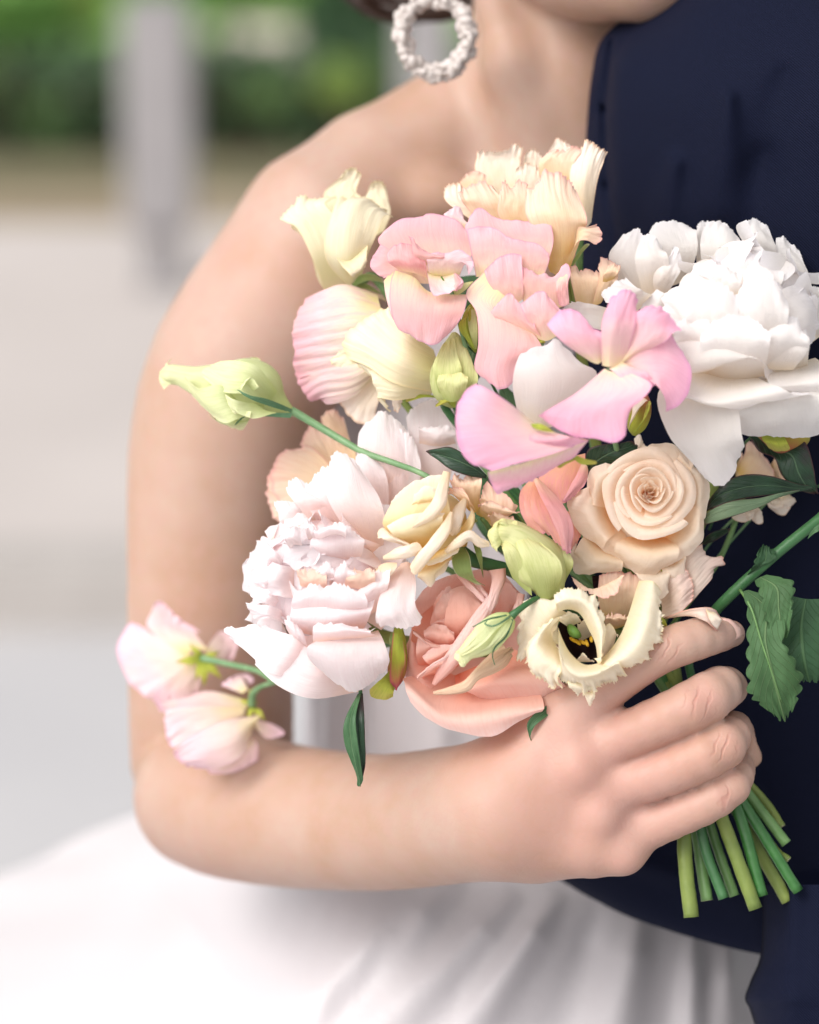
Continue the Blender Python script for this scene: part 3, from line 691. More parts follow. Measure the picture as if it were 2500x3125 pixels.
def skirt():
    """full satin skirt: folds fan out from the waist towards the lower left, puffing out beside the elbow"""
    rows = []
    F = P1
    def fold(x, k): return k * x
    R = [  # y, list of (x, d) across the front, left to right
        (2440, [(560, -420), (800, -320), (1200, -232), (1480, -226), (1800, -232), (2050, -264), (2110, -330)]),
        (2480, [(430, -470), (720, -330), (1200, -228), (1480, -222), (1800, -228), (2050, -260), (2110, -330)]),
        (2550, [(250, -540), (620, -350), (1150, -236), (1480, -224), (1820, -228), (2100, -262), (2190, -340)]),
        (2620, [(120, -600), (480, -400), (1050, -238), (1480, -220), (1850, -224), (2200, -262), (2330, -350)]),
        (2690, [(-40, -640), (380, -430), (980, -235), (1480, -214), (1870, -218), (2280, -258), (2440, -360)]),
        (2790, [(-140, -660), (300, -430), (920, -225), (1480, -204), (1890, -210), (2340, -252), (2520, -370)]),
        (2930, [(-330, -680), (160, -430), (860, -215), (1470, -196), (1900, -203), (2400, -248), (2620, -380)]),
        (3150, [(-480, -690), (40, -420), (800, -205), (1460, -188), (1910, -196), (2450, -244), (2720, -390)]),
        (3700, [(-760, -720), (-160, -430), (700, -190), (1450, -170), (1930, -180), (2540, -236), (2900, -420)]),
        (5200, [(-1300, -760), (-600, -440), (450, -150), (1430, -130), (2000, -150), (2800, -230), (3300, -520)]),
        (8600, [(-2400, -800), (-1400, -420), (100, -80), (1400, -60), (2150, -90), (3300, -240), (4200, -700)])]
    nv = 220; nu = 110
    G = np.array([resample(np.array([(x, y, d) for x, d in pts]), nv) for y, pts in R])
    t = np.linspace(0, 1, nu)
    G = np.stack([catmull(G[:, j], t) for j in range(nv)], 1)
    X, Y = G[..., 0], G[..., 1]
    def ridge(x0, y0, x1, y1, wd, amp):
        dx, dy = x1-x0, y1-y0; l = math.hypot(dx, dy)
        s = ((X-x0)*dx + (Y-y0)*dy) / l; n = ((X-x0)*dy - (Y-y0)*dx) / l
        wd2 = 1.5 * wd * (0.5 + 0.7 * np.clip(s / l, 0, 1.6))
        return (0.55 if amp > 0 else 0.4) * amp * np.clip(s / 160 + 0.2, 0, 1) * np.exp(-(n / wd2) ** 2)
    dd = 0
    for r in ((1560, 2740, 1180, 3150, 60, 20), (1700, 2740, 1420, 3150, 46, 22), (1960, 2790, 1890, 3150, 46, 16), (2120, 2830, 2110, 3150, 26, 16), (2230, 2850, 2220, 3150, 34, 14),
              (1380, 2700, 860, 3150, 70, 14), (760, 2650, 1130, 3100, 80, -7), (1100, 2680, 640, 3150, 90, -6), (620, 2700, 340, 3150, 90, 14), (420, 2680, 80, 3100, 80, 12), (1830, 2770, 1700, 3150, 50, -14), (500, 2700, 760, 3150, 50, 9), (1290, 2720, 1010, 3150, 40, -10)):
        dd = dd + ridge(*r)
    G[..., 2] += dd
    front = W(G)
    # close it round the back
    back = front[:, ::-1][:, 1:-1].copy()
    depth = np.linspace(0, np.pi, back.shape[1] + 2)[1:-1]
    back = back + FWD * (0.30 * np.sin(depth) * np.linspace(0.45, 1.6, nu)[:, None])[..., None]
    A = np.concatenate([front, back], 1)
    return mesh_obj('skirt', A.reshape(-1, 3), gridfaces(A.shape[0], A.shape[1], True), MT['satin'], bride)
skirt()

# ------------------------------------------------------------------ pearl earring
E7 = Frame(1100, 0)
ec = E7(492, 235)
er = thing('earring', 'large hoop earring of small irregular pearls hanging below the dark hair', 'earring', W(np.array((ec[0], ec[1], -112.0))))
MT['pearl'] = plain_mat('white_pearl', 'b8aea8', 'c8beba', 300, 0.25, 0.6)
MT['gold'] = plain_mat('thin_gold_wire', 'b89a68', 'c8ac78', 200, 0.35, 0.5, metal=1.0)
re_ = np.random.RandomState(11)
ring = []
for a in np.linspace(0, 2*np.pi, 40):
    ring.append(W(np.array(E7(492 + 222*math.cos(a), 235 + 252*math.sin(a), -114 + 5*math.cos(a)))))
v, f, u = tube('x', None, None, np.array(ring), np.full(40, 0.0013), seg=8, n=80, raw=True)
mesh_obj('wire_hoop', v, f, MT['gold'], er)
tube('ear_hook', er, MT['gold'], W(np.array([E7(470, -20, -114), E7(480, -130, -100), E7(560, -260, -118), E7(640, -420, -150), E7(690, -560, -168)])), [0.0008]*5, seg=6)
def ico(c, r, sub, jit, rs):
    import bmesh
    bm = bmesh.new(); bmesh.ops.create_icosphere(bm, subdivisions=sub, radius=1.0)
    v = np.array([x.co for x in bm.verts]); f = [tuple(y.index for y in x.verts) for x in bm.faces]; bm.free()
    sc = 1 + jit * (rs.rand(3) - 0.5)
    return v * sc * r + c, f
for i in range(114):
    a = i / 114 * 6.283 * 1.0 + re_.rand() * 0.05
    k = (-1, 0.0, 1)[i % 3]
    rr = 1 + k * 0.12 + 0.10 * (re_.rand() - 0.5)
    c = W(np.array(E7(492 + 222*rr*math.cos(a), 235 + 252*rr*math.sin(a), -112 + 4*(re_.rand() - 0.3) + (4 if k == 0 else 0) + 5*math.cos(a))))
    v, f = ico(c, 0.00215 * (0.7 + 0.75 * re_.rand()), 2, 0.8, re_)
    mesh_obj('pearl', v, f, MT['pearl'], er)

# ------------------------------------------------------------------ the groom in a navy suit
def wool():
    m, nt, out = newmat('navy_wool')
    uv = N(nt, 'UVMap'); pr = N(nt, 'BsdfPrincipled'); tc = N(nt, 'TexCoord')
    wv = N(nt, 'TexWave', i_Scale=520.0, i_Distortion=0.3); wv.bands_direction = 'DIAGONAL'
    mp = N(nt, 'Mapping'); mp.inputs['Scale'].default_value = (1.0, 0.15, 1.0); L(nt, tc.outputs['Object'], mp.inputs[0]); L(nt, mp.outputs[0], wv.inputs['Vector'])
    col = mixc(nt, wv.outputs['Fac'], lin('090c19'), lin('141930'))
    col = mixc(nt, maprange(nt, N_noise(nt, tc, 20.0), 0.35, 0.7, 0, 0.4), col, lin('0e1226'))
    L(nt, col, pr.inputs['Base Color']); pr.inputs['Roughness'].default_value = 0.75; pr.inputs['Specular IOR Level'].default_value = 0.08
    pr.inputs['Sheen Weight'].default_value = 0.03; pr.inputs['Sheen Roughness'].default_value = 0.4; pr.inputs['Sheen Tint'].default_value = lin('6a74a0')
    b = N(nt, 'Bump', i_Strength=0.5, i_Distance=0.0004); L(nt, math_(nt, 'ADD', wv.outputs['Fac'], N_noise(nt, tc, 900.0)), b.inputs['Height']); L(nt, b.outputs[0], pr.inputs['Normal'])
    L(nt, pr.outputs[0], out.inputs[0]); return m
MT['navy'] = wool()
groom = thing('person', 'man in a dark navy suit, bride resting her chin on his shoulder', 'person', (0.28, 1.42, -0.12))
def closed_rows(name, parent, mat, rows, back, nu=160, nv=170, folds=(), seam=None, bx=0):
    """rows: (y or per-point y, [(x, y, d) ...]) front points left to right; closed behind at depth back (mm)"""
    G = np.array([resample(np.array(p, float), nv) for p in rows])
    t = np.linspace(0, 1, nu)
    G = np.stack([catmull(G[:, j], t) for j in range(nv)], 1)
    X, Y = G[..., 0], G[..., 1]
    for (x0, y0, x1, y1, wd, amp) in folds:
        dx, dy = x1-x0, y1-y0; l = math.hypot(dx, dy)
        s = np.clip(((X-x0)*dx + (Y-y0)*dy) / l / l, 0, 1)
        dist = np.hypot(X - x0 - s*dx, Y - y0 - s*dy)
        G[..., 2] += amp * np.exp(-(dist / (wd * (0.5 + s))) ** 2)
    front = W(G)
    n2 = nv // 2
    sl = np.linspace(nv - 2, 1, n2).astype(int)
    bk = front[:, sl].copy()
    bk = bk + FWD * (back / 1000.0 * np.sin(np.linspace(0, np.pi, n2 + 2)[1:-1]))[None, :, None]
    A = np.concatenate([front, bk], 1)
    V = A.reshape(-1, 3); f = gridfaces(A.shape[0], A.shape[1], True)
    w_ = A.shape[1]
    return mesh_obj(name, V, f, mat, parent)
jacket = closed_rows('jacket', groom, MT['navy'], [
    [(2060, -60, -120), (2150, -90, -112), (2300, -150, -75), (2520, -220, -62), (2750, -280, -80), (2900, -300, -130)],
    [(1925, 40, -125), (1990, 30, -112), (2150, -10, -62), (2400, -40, -38), (2750, -60, -40), (3000, -60, -130)],
    [(1836, 120, -128), (1880, 150, -100), (1960, 160, -72), (2300, 140, -28), (2750, 120, -20), (3100, 100, -130)],
    [(1806, 230, -128), (1850, 260, -104), (1920, 280, -70), (2300, 300, -22), (2780, 300, -12), (3160, 300, -130)],
    [(1790, 400, -128), (1840, 420, -106), (1920, 440, -72), (2300, 460, -24), (2780, 460, -12), (3200, 460, -130)],
    [(1782, 640, -128), (1835, 650, -108), (1930, 660, -78), (2300, 680, -34), (2780, 680, -16), (3220, 680, -130)],
    [(1760, 1000, -130), (1830, 1000, -112), (1960, 1000, -84), (2300, 1000, -50), (2780, 1000, -26), (3220, 1000, -130)],
    [(1700, 1500, -134), (1780, 1500, -114), (1960, 1500, -90), (2300, 1500, -66), (2780, 1500, -40), (3220, 1500, -130)],
    [(1560, 2000, -140), (1680, 2000, -118), (1900, 2000, -114), (2300, 2000, -78), (2780, 2000, -52), (3220, 2000, -130)],
    [(1500, 2300, -142), (1640, 2320, -120), (1900, 2340, -98), (2300, 2360, -84), (2780, 2360, -56), (3220, 2360, -130)],
    [(1560, 2560, -146), (1690, 2600, -122), (1920, 2650, -100), (2300, 2700, -86), (2780, 2700, -58), (3220, 2700, -130)],
    [(1700, 2680, -150), (1800, 2736, -128), (1960, 2806, -108), (2300, 2898, -92), (2780, 2960, -62), (3220, 2960, -130)],
    [(1720, 2676, -168), (1810, 2728, -150), (1965, 2796, -130), (2300, 2886, -112), (2780, 2946, -80), (3220, 2946, -150)]],
    150, folds=((1865, 130, 1842, 330, 14, -9), (1842, 330, 1850, 560, 16, -9), (1850, 560, 1880, 760, 18, -8), (2400, 230, 2330, 480, 80, -4), (2330, 480, 2240, 760, 90, -4), (2060, 500, 1990, 800, 60, 7), (2220, 300, 2200, 620, 60, 7), (1840, 2600, 2300, 2750, 40, 5)))
tr_rows = []
for y, x0 in ((2700, 2330), (2905, 2322), (2990, 2292), (3045, 2274), (3080, 2288), (3130, 2304), (3600, 2280), (5200, 2200), (8600, 2150)):
    tr_rows.append([(x0, y, -62 if y < 3200 else -80), (x0 + 60, y, -34 if y < 3200 else -50), (x0 + 230, y, -14 if y < 3200 else -30), (x0 + 480, y, -20), (x0 + 700, y, -70)])
closed_rows('sleeve', groom, MT['navy'], tr_rows[:6], 60, nu=40, nv=40, folds=((2420, 2700, 2400, 3125, 40, 5),))
closed_rows('trousers', groom, MT['navy'], [[(2420, y, -130), (2480, y, -105), (2650, y, -90), (2900, y, -112), (3150, y, -140)] for y in (2750, 3000, 3600, 5200, 8700)], 120, nu=30, nv=40)
# ------------------------------------------------------------------ the flowers of the bouquet
A8 = Frame(800, 400); B13 = Frame(1300, 400); C17 = Frame(1700, 600); D12 = Frame(1200, 800); E7_ = Frame(700, 1200)
F11 = Frame(1100, 1300); G17 = Frame(1700, 1200); H11 = Frame(1100, 1700); I3 = Frame(300, 1700); J17 = Frame(1700, 1800); K4 = Frame(400, 1000); L17 = Frame(1700, 2250)
def flower(name, label, cat, F, x, y, d, group=None):
    return thing(name, label, cat, W(np.array(F(x, y, d))), group)
ENDS = {  # cut stem ends below the hand: top point, end point, radius (enlargement pixels), depth
    1: ((838, 700), (885, 1185), 50, -14), 2: ((930, 700), (988, 1075), 40, -22), 3: ((955, 640), (1098, 1062), 36, -16), 4: ((1015, 600), (1168, 1045), 34, -24),
    5: ((1080, 520), (1308, 1130), 46, -13), 6: ((1165, 430), (1350, 1045), 40, -16), 7: ((1195, 390), (1588, 1015), 37, -18), 8: ((1225, 330), (1512, 700), 36, -25),
    9: ((1330, 380), (1478, 590), 30, -32), 10: ((1270, 640), (1520, 1080), 42, -28), 11: ((1380, 660), (1522, 810), 26, -24)}
def stem(parent, mat, start, r0, end=None, via=()):
    """a stem from the flower's base through the hand to its cut end"""
    pts = [W(np.array(p)) for p in (start,) + tuple(via)]; R = [r0 / 1000.0] * len(pts)
    r = rng()
    jx, jy = (r.rand(2) - 0.5) * 60
    pts.append(W(np.array((2000 + jx, 1985 + jy * 0.3, -29 + jy * 0.08)))); R.append(r0 / 1000)
    if end:
        (x0, y0), (x1, y1), rr, d = ENDS[end]
        a = L17(x0, y0); b = L17(x1, y1)
        rm = rr * K / FPX * FOCUS
        R = [max(q, rm * 0.75) for q in R]
        pts.append(W(np.array((2085 + jx * 0.5, 2180, -27)))); R.append(rm * 0.95)
        pts.append(W(np.array((a[0], a[1], d - 4)))); R.append(rm)
        pts.append(W(np.array((b[0], b[1], d)))); R.append(rm * 1.02)
        return tube('stem', parent, mat, pts, R, seg=14, n=90, cap=MT['cut'], knob=0.10)
    pts.append(W(np.array((2070 + jx * 0.4, 2160, -28)))); R.append(r0 / 1000)
    pts.append(W(np.array((2130 + jx * 0.4, 2330, -28)))); R.append(r0 / 1000)
    return tube('stem', parent, mat, pts, R, seg=10, n=44, cap=MT['cut'])
def petal(parent, mat, F, rows, **kw):
    return sheet('petal', parent, MT[mat], F, rows, **kw)
def roll(parent, mat, F, mid, wd, d, **kw):
    """a petal rim rolled back on itself: a strip with a strong convex section. mid: centre line, wd: half widths"""
    rows = []
    M = np.array(mid, float); T = np.gradient(M, axis=0); T /= np.linalg.norm(T, axis=1, keepdims=True)
    n = np.stack([-T[:, 1], T[:, 0]], 1)
    for i in range(len(M)):
        wq = wd[i]; q = wq * F.k * 0.1356
        di = d[i] if isinstance(d, (list, tuple)) else d
        rows.append((di, [(M[i, 0] - n[i, 0]*wq, M[i, 1] - n[i, 1]*wq, -q*1.0), (M[i, 0] - n[i, 0]*wq*0.72, M[i, 1] - n[i, 1]*wq*0.72, -q*0.25), (M[i, 0], M[i, 1], 0.0), (M[i, 0] + n[i, 0]*wq*0.72, M[i, 1] + n[i, 1]*wq*0.72, -q*0.25), (M[i, 0] + n[i, 0]*wq, M[i, 1] + n[i, 1]*wq, -q*1.0)]))
    kw.setdefault('warp', 0.3)
    return sheet('petal', parent, MT[mat], F, rows, **kw)

# --- cream lisianthus, top left -------------------------------------------------
f = flower('lisianthus', 'cream lisianthus with torn pointed petals, topmost on the left against the bare shoulder', 'flower', A8, 640, 990, -52)
RF = dict(ruf=1.5, jag=1.5, nv=40, nu=18)
petal(f, 'cream', A8, [(-58, [(480, 720), (560, 690), (700, 660)]), (-60, [(420, 500), (520, 470), (660, 450)]), (-62, [(410, 400), (520, 365), (620, 400)]), (-62, [(490, 325), (565, 310), (640, 330)]), (-60, [(530, 275), (598, 235), (658, 270)])], **RF)
petal(f, 'cream', A8, [(-60, [(640, 720), (720, 700), (800, 660)]), (-62, [(655, 500), (745, 480), (845, 545)]), (-64, [(690, 415), (755, 400), (830, 450)]), (-62, [(718, 328), (762, 322), (808, 335)])], **RF)
petal(f, 'cream', A8, [(-58, [(420, 1080), (500, 1050), (580, 1010)]), (-44, [(335, 850), (420, 810), (520, 760)]), (-42, [(235, 645), (350, 600), (480, 560)]), (-44, [(150, 595), (260, 515), (420, 470)]), (-50, [(105, 575), (190, 490), (272, 425), (330, 455), (420, 440), (515, 405)])], **RF)
petal(f, 'cream', A8, [(-54, [(560, 1015), (600, 1005), (650, 965)]), (-34, [(425, 850), (560, 870), (705, 800)]), (-30, [(420, 660), (570, 640), (765, 660)]), (-36, [(470, 510), (620, 470), (810, 565)]), (-46, [(540, 420), (690, 440), (882, 580)])], cup=4, **RF)
petal(f, 'cream', A8, [(-31, [(470, 800), (560, 830), (700, 740)]), (-27, [(520, 880), (600, 880), (690, 800)]), (-26, [(575, 940), (640, 915), (690, 850)]), (-29, [(596, 962), (660, 920), (699, 866)])], ruf=0.6, jag=1)
petal(f, 'cream', A8, [(-58, [(420, 1060), (500, 1050)]), (-54, [(360, 960), (430, 900)]), (-50, [(300, 740), (380, 720)]), (-52, [(170, 620), (240, 560)])], ruf=1)
sheet('sepal', f, MT['sepal'], A8, [(-48, [(590, 1015), (600, 1030)]), (-44, [(640, 950), (670, 990)]), (-42, [(720, 940), (740, 985)]), (-44, [(810, 985), (812, 1000)])], nu=10, nv=7)
sheet('sepal', f, MT['sepal'], A8, [(-48, [(590, 1000), (600, 1030)]), (-50, [(680, 1000), (680, 1040)]), (-50, [(790, 1070), (800, 1080)])], nu=10, nv=7)
stem(f, MT['stemgreen'], A8(630, 1000, -52), 1.6, 2, via=(A8(820, 1060, -48), (1500, 1450, -40)))

# --- peach lisianthus pair, top right -------------------------------------------
f = flower('lisianthus', 'tall pale cream lisianthus at the very top of the bouquet, against the navy jacket', 'flower', B13, 1040, 600, -36)
RF = dict(ruf=1.5, jag=1.8, nv=52, nu=20, rf=5)
petal(f, 'peachpale', B13, [(-40, [(400, 460), (520, 470), (620, 440)]), (-42, [(325, 260), (470, 250), (620, 240)]), (-42, [(335, 170), (480, 160), (630, 160)]), (-40, [(335, 125), (400, 140), (500, 130), (560, 100), (600, 72), (645, 105)])], **RF)
petal(f, 'peachpale', B13, [(-44, [(600, 400), (700, 380), (780, 360)]), (-46, [(635, 230), (700, 210), (765, 220)]), (-46, [(650, 140), (705, 115), (762, 150)])], **RF)
petal(f, 'peachpale', B13, [(-42, [(800, 300), (900, 280), (1000, 260)]), (-44, [(805, 160), (900, 150), (1010, 150)]), (-44, [(815, 110), (860, 42), (905, 58), (950, 90), (1000, 100)])], **RF)
petal(f, 'peach', B13, [(-34, [(800, 440), (880, 440), (960, 420)]), (-30, [(740, 260), (850, 230), (965, 280)]), (-30, [(745, 190), (860, 160), (985, 190)]), (-32, [(780, 150), (850, 115), (900, 130), (970, 95), (1048, 120)])], **RF)
petal(f, 'peachpale', B13, [(-34, [(1000, 600), (1045, 640), (1088, 600)]), (-30, [(945, 360), (1040, 380), (1125, 350)]), (-30, [(955, 230), (1070, 210), (1165, 210)]), (-34, [(1020, 110), (1055, 55), (1100, 85), (1150, 110), (1205, 125)])], cup=3, **RF)
petal(f, 'peachpale', B13, [(-34, [(580, 480), (680, 470), (780, 460)]), (-32, [(590, 330), (680, 320), (775, 330)]), (-32, [(590, 240), (640, 215), (700, 212), (775, 270)])], **RF)
stem(f, MT['stemgreen'], B13(1050, 640, -38), 1.6, 4, via=(B13(1010, 860, -42), (1800, 1300, -55)))
f = flower('lisianthus', 'ruffled peach lisianthus with a yellow base, in front of the tall pale one', 'flower', B13, 860, 940, -16)
petal(f, 'peach', B13, [(-26, [(460, 700), (560, 700), (660, 700)]), (-22, [(290, 530), (440, 540), (640, 560)]), (-20, [(230, 450), (380, 440), (600, 470)]), (-24, [(215, 400), (260, 360), (320, 345), (400, 330), (440, 380), (470, 420)])], **RF)
petal(f, 'peach', B13, [(-18, [(600, 760), (700, 760), (800, 800)]), (-14, [(480, 560), (580, 540), (720, 590)]), (-14, [(480, 450), (590, 430), (740, 480)]), (-18, [(478, 395), (520, 305), (560, 365), (605, 312), (650, 330), (670, 400), (760, 370)])], **RF)
petal(f, 'peach', B13, [(-16, [(815, 925), (870, 945), (950, 900)]), (-8, [(740, 720), (890, 720), (1035, 670)]), (-2, [(660, 560), (850, 540), (1060, 590)]), (-8, [(650, 440), (820, 400), (1010, 440)]), (-14, [(660, 410), (740, 340), (785, 255), (860, 280), (930, 310), (975, 390)])], cup=3, **RF)
petal(f, 'peach', B13, [(-10, [(930, 900), (950, 840), (985, 760)]), (-2, [(985, 740), (1010, 700), (1000, 640)]), (0, [(1060, 720), (1070, 680), (1060, 630)]), (-2, [(1120, 755), (1155, 720), (1160, 690), (1135, 610)])], ruf=1.2, nv=16)
petal(f, 'peachpale', B13, [(-30, [(320, 600), (380, 580), (440, 540)]), (-30, [(140, 470), (240, 490), (330, 500)]), (-32, [(115, 390), (140, 350), (190, 345), (235, 350), (225, 430)])], **RF)
petal(f, 'peach', B13, [(-30, [(300, 470), (380, 460), (460, 450)]), (-32, [(228, 350), (300, 330), (400, 340)]), (-32, [(230, 310), (280, 270), (340, 262), (400, 285)])], ruf=1)
sheet('sepal', f, MT['sepal'], B13, [(-16, [(940, 890), (960, 900)]), (-14, [(1000, 800), (1030, 800)]), (-14, [(1050, 740), (1085, 740)])], nu=8, nv=6)
stem(f, MT['stemlight'], B13(880, 930, -18), 2.0, 1, via=((1760, 1000, -30), (1850, 1500, -45)))

# --- pink sweet peas -------------------------------------------------------------
f = flower('sweet_pea', 'pink sweet pea facing the camera with a curled cream centre, left of other pinks', 'flower', A8, 1230, 1030, 2)
SP = dict(ruf=0.9, nv=24, nu=18)
petal(f, 'pink', A8, [(-4, [(1010, 1000), (1150, 1000), (1290, 930)]), (-4, [(850, 830), (1100, 800), (1390, 800)]), (-5, [(765, 730), (1050, 660), (1380, 700)]), (-7, [(790, 670), (840, 620), (900, 575), (1040, 560), (1080, 540), (1170, 545), (1290, 585), (1350, 650)])], **SP)
petal(f, 'pink', A8, [(-2, [(1000, 980), (980, 900), (960, 820)]), (0, [(850, 960), (830, 880), (850, 780)]), (-1, [(790, 970), (720, 910), (712, 860), (745, 790), (770, 740)])], **SP)
petal(f, 'pinkdeep', A8, [(2, [(900, 915), (1000, 935), (1090, 970)]), (7, [(830, 860), (950, 850), (1075, 870)]), (5, [(822, 805), (870, 755), (960, 738), (1045, 800)])], cup=3, **SP)
petal(f, 'pink', A8, [(4, [(1000, 900), (1100, 880), (1200, 860)]), (10, [(990, 790), (1080, 820), (1200, 830)]), (7, [(958, 670), (1010, 730), (1100, 790), (1200, 795)])], **SP)
petal(f, 'pinkpale', A8, [(3, [(1100, 950), (1190, 950), (1300, 950)]), (9, [(1085, 860), (1200, 850), (1340, 870)]), (8, [(1080, 815), (1130, 805), (1220, 800), (1300, 778), (1360, 820), (1395, 870), (1365, 960)])], ruf=1.2, nv=24)
petal(f, 'pinkpale', A8, [(3, [(1085, 920), (1180, 950), (1270, 930)]), (11, [(1100, 1020), (1190, 1010), (1290, 950)]), (15, [(1130, 1095), (1170, 1085), (1240, 1065), (1300, 1020), (1325, 985), (1290, 930)])], cup=-2, ruf=0.6)
petal(f, 'pink', A8, [(5, [(1240, 1030), (1235, 990), (1260, 940)]), (13, [(1265, 1050), (1275, 1000), (1270, 935)]), (12, [(1290, 1055), (1325, 1000), (1310, 950)])])
petal(f, 'pink', A8, [(0, [(870, 915), (1000, 960), (1110, 1060), (1345, 1075)]), (6, [(845, 1000), (1000, 1050), (1150, 1110), (1352, 1090)]), (10, [(842, 1130), (1000, 1150), (1180, 1180), (1330, 1190)]), (10, [(870, 1250), (1020, 1270), (1180, 1290), (1290, 1270)]), (8, [(915, 1320), (1050, 1390), (1140, 1408), (1225, 1360)])], cup=2, **SP)
petal(f, 'pinkpale', A8, [(0, [(900, 920), (850, 930), (800, 985)]), (4, [(890, 1040), (850, 1060), (812, 1080)]), (5, [(885, 1180), (865, 1190), (845, 1205)]), (5, [(880, 1245), (872, 1248), (862, 1240)])])
sheet('sepal', f, MT['greenbud'], A8, [(0, [(1230, 1060), (1250, 1090)]), (3, [(1300, 1010), (1320, 1060)]), (4, [(1385, 985), (1392, 992)])], nu=8, nv=6)
ptube('style', f, MT['stigma'], A8, [(1180, 960, 4, 6), (1215, 1010, 8, 7), (1240, 1030, 10, 7)], seg=6)
stem(f, MT['stempale'], A8(1240, 1040, 1), 1.0, None, via=((1500, 1300, -14), (1750, 1700, -25)))

f = flower('sweet_pea', 'pale pink sweet pea with thin rosy rims, just below the ruffled peach flower', 'flower', B13, 620, 1110, 2)
petal(f, 'pink', B13, [(0, [(560, 900), (680, 900), (800, 880)]), (0, [(290, 690), (560, 720), (840, 720)]), (-4, [(252, 600), (300, 530), (360, 495), (440, 560), (540, 588), (680, 588), (810, 558)])], **SP)
petal(f, 'pink', B13, [(2, [(330, 960), (550, 940), (780, 950)]), (4, [(295, 780), (500, 790), (812, 850)]), (3, [(262, 620), (400, 624), (480, 650), (540, 695), (640, 720), (740, 738), (808, 800)])], cup=1.5, **SP)
petal(f, 'pinkpale', B13, [(-8, [(200, 620), (260, 640), (300, 620)]), (-8, [(130, 560), (190, 570), (250, 580)]), (-10, [(112, 545), (170, 505), (220, 500), (262, 560)])], **SP)
petal(f, 'pink', B13, [(4, [(520, 1125), (590, 1135), (640, 1105)]), (8, [(420, 1010), (530, 1000), (640, 1010)]), (7, [(378, 908), (440, 860), (500, 820), (628, 785)])], **SP)
petal(f, 'pink', B13, [(3, [(640, 1120), (790, 1180), (945, 1140)]), (8, [(625, 970), (760, 990), (935, 1030)]), (6, [(598, 855), (680, 910), (780, 942), (850, 950), (900, 880), (935, 858), (948, 900)])], ruf=1.3, nv=24)
petal(f, 'pink', B13, [(7, [(860, 960), (900, 940), (940, 900)]), (9, [(860, 1050), (900, 1030), (935, 1000)]), (6, [(880, 1160), (920, 1150), (945, 1135)])])
stem(f, MT['stempale'], B13(600, 1150, -2), 1.2, None, via=((1640, 1250, -18), (1800, 1650, -26)))

f = flower('sweet_pea', 'drooping pink sweet pea, its long petal left of the white one in the middle', 'flower', B13, 760, 1370, 8)
petal(f, 'pink', B13, [(5, [(380, 930), (490, 1060), (610, 1140)]), (7, [(262, 1065), (430, 1140), (620, 1220)]), (10, [(330, 1190), (500, 1240), (740, 1380)]), (13, [(345, 1400), (530, 1420), (760, 1440)]), (11, [(318, 1550), (480, 1570), (680, 1480)]), (8, [(380, 1635), (480, 1695), (560, 1665), (610, 1560)])], cup=2, **SP)
petal(f, 'pink', B13, [(8, [(620, 1310), (700, 1350), (775, 1375)]), (13, [(436, 1205), (580, 1220), (730, 1310)]), (12, [(455, 1150), (500, 1100), (558, 1065), (600, 1120), (700, 1220)])], **SP)
petal(f, 'pink', B13, [(9, [(740, 1370), (800, 1380), (860, 1350)]), (14, [(660, 1230), (780, 1220), (890, 1240)]), (12, [(615, 1130), (690, 1080), (765, 1050), (830, 1105), (895, 1165)])], **SP)
sheet('sepal', f, MT['lime'], B13, [(8, [(720, 1360), (715, 1390)]), (9, [(760, 1365), (750, 1395)]), (8, [(790, 1390), (780, 1398)])], nu=7, nv=6)
stem(f, MT['stempale'], B13(760, 1400, 4), 1.2, None, via=((1640, 1200, -10), (1700, 1500, -22)))

f = flower('sweet_pea', 'big bright pink sweet pea, blurred, in front of the large white peony', 'flower', D12, 1400, 700, 42)
FP = dict(ruf=1.0, nv=22, nu=16)
petal(f, 'pinkfront', D12, [(40, [(1290, 650), (1345, 670), (1390, 640)]), (48, [(1090, 500), (1230, 490), (1375, 510)]), (46, [(995, 395), (1050, 350), (1110, 312), (1180, 310), (1225, 330), (1290, 400), (1355, 450)])], cup=2, **FP)
petal(f, 'pinkfront', D12, [(40, [(1375, 680), (1430, 690), (1520, 680)]), (50, [(1365, 480), (1460, 460), (1580, 460)]), (50, [(1390, 340), (1480, 330), (1600, 320)]), (46, [(1440, 220), (1480, 190), (1550, 183), (1610, 215), (1622, 245)])], cup=3, **FP)
petal(f, 'pinkfront', C17, [(40, [(350, 1090), (430, 1090), (480, 1060)]), (48, [(490, 880), (620, 920), (700, 960)]), (50, [(500, 780), (640, 790), (770, 890)]), (46, [(540, 735), (600, 712), (690, 725), (760, 790), (828, 888)])], cup=2, **FP)
petal(f, 'pinkfront', C17, [(40, [(350, 1100), (400, 1110), (440, 1130)]), (46, [(520, 940), (560, 1080), (640, 1230)]), (46, [(640, 880), (720, 1080), (700, 1320)]), (43, [(780, 920), (820, 1000), (885, 1140), (870, 1280), (800, 1390), (720, 1440)])], cup=-2, **FP)
petal(f, 'pinkfront', D12, [(42, [(1390, 700), (1440, 720), (1500, 700)]), (52, [(1200, 860), (1400, 850), (1700, 800)]), (55, [(1010, 975), (1300, 1000), (1610, 930)]), (52, [(955, 1000), (1040, 1080), (1150, 1135), (1240, 1160), (1340, 1160), (1440, 1192), (1530, 1150), (1545, 1000)])], **FP)
petal(f, 'pinkfront', D12, [(42, [(1420, 700), (1500, 660), (1560, 680)]), (46, [(1500, 760), (1600, 730), (1680, 740)]), (44, [(1620, 840), (1690, 830), (1730, 820)])], **FP)
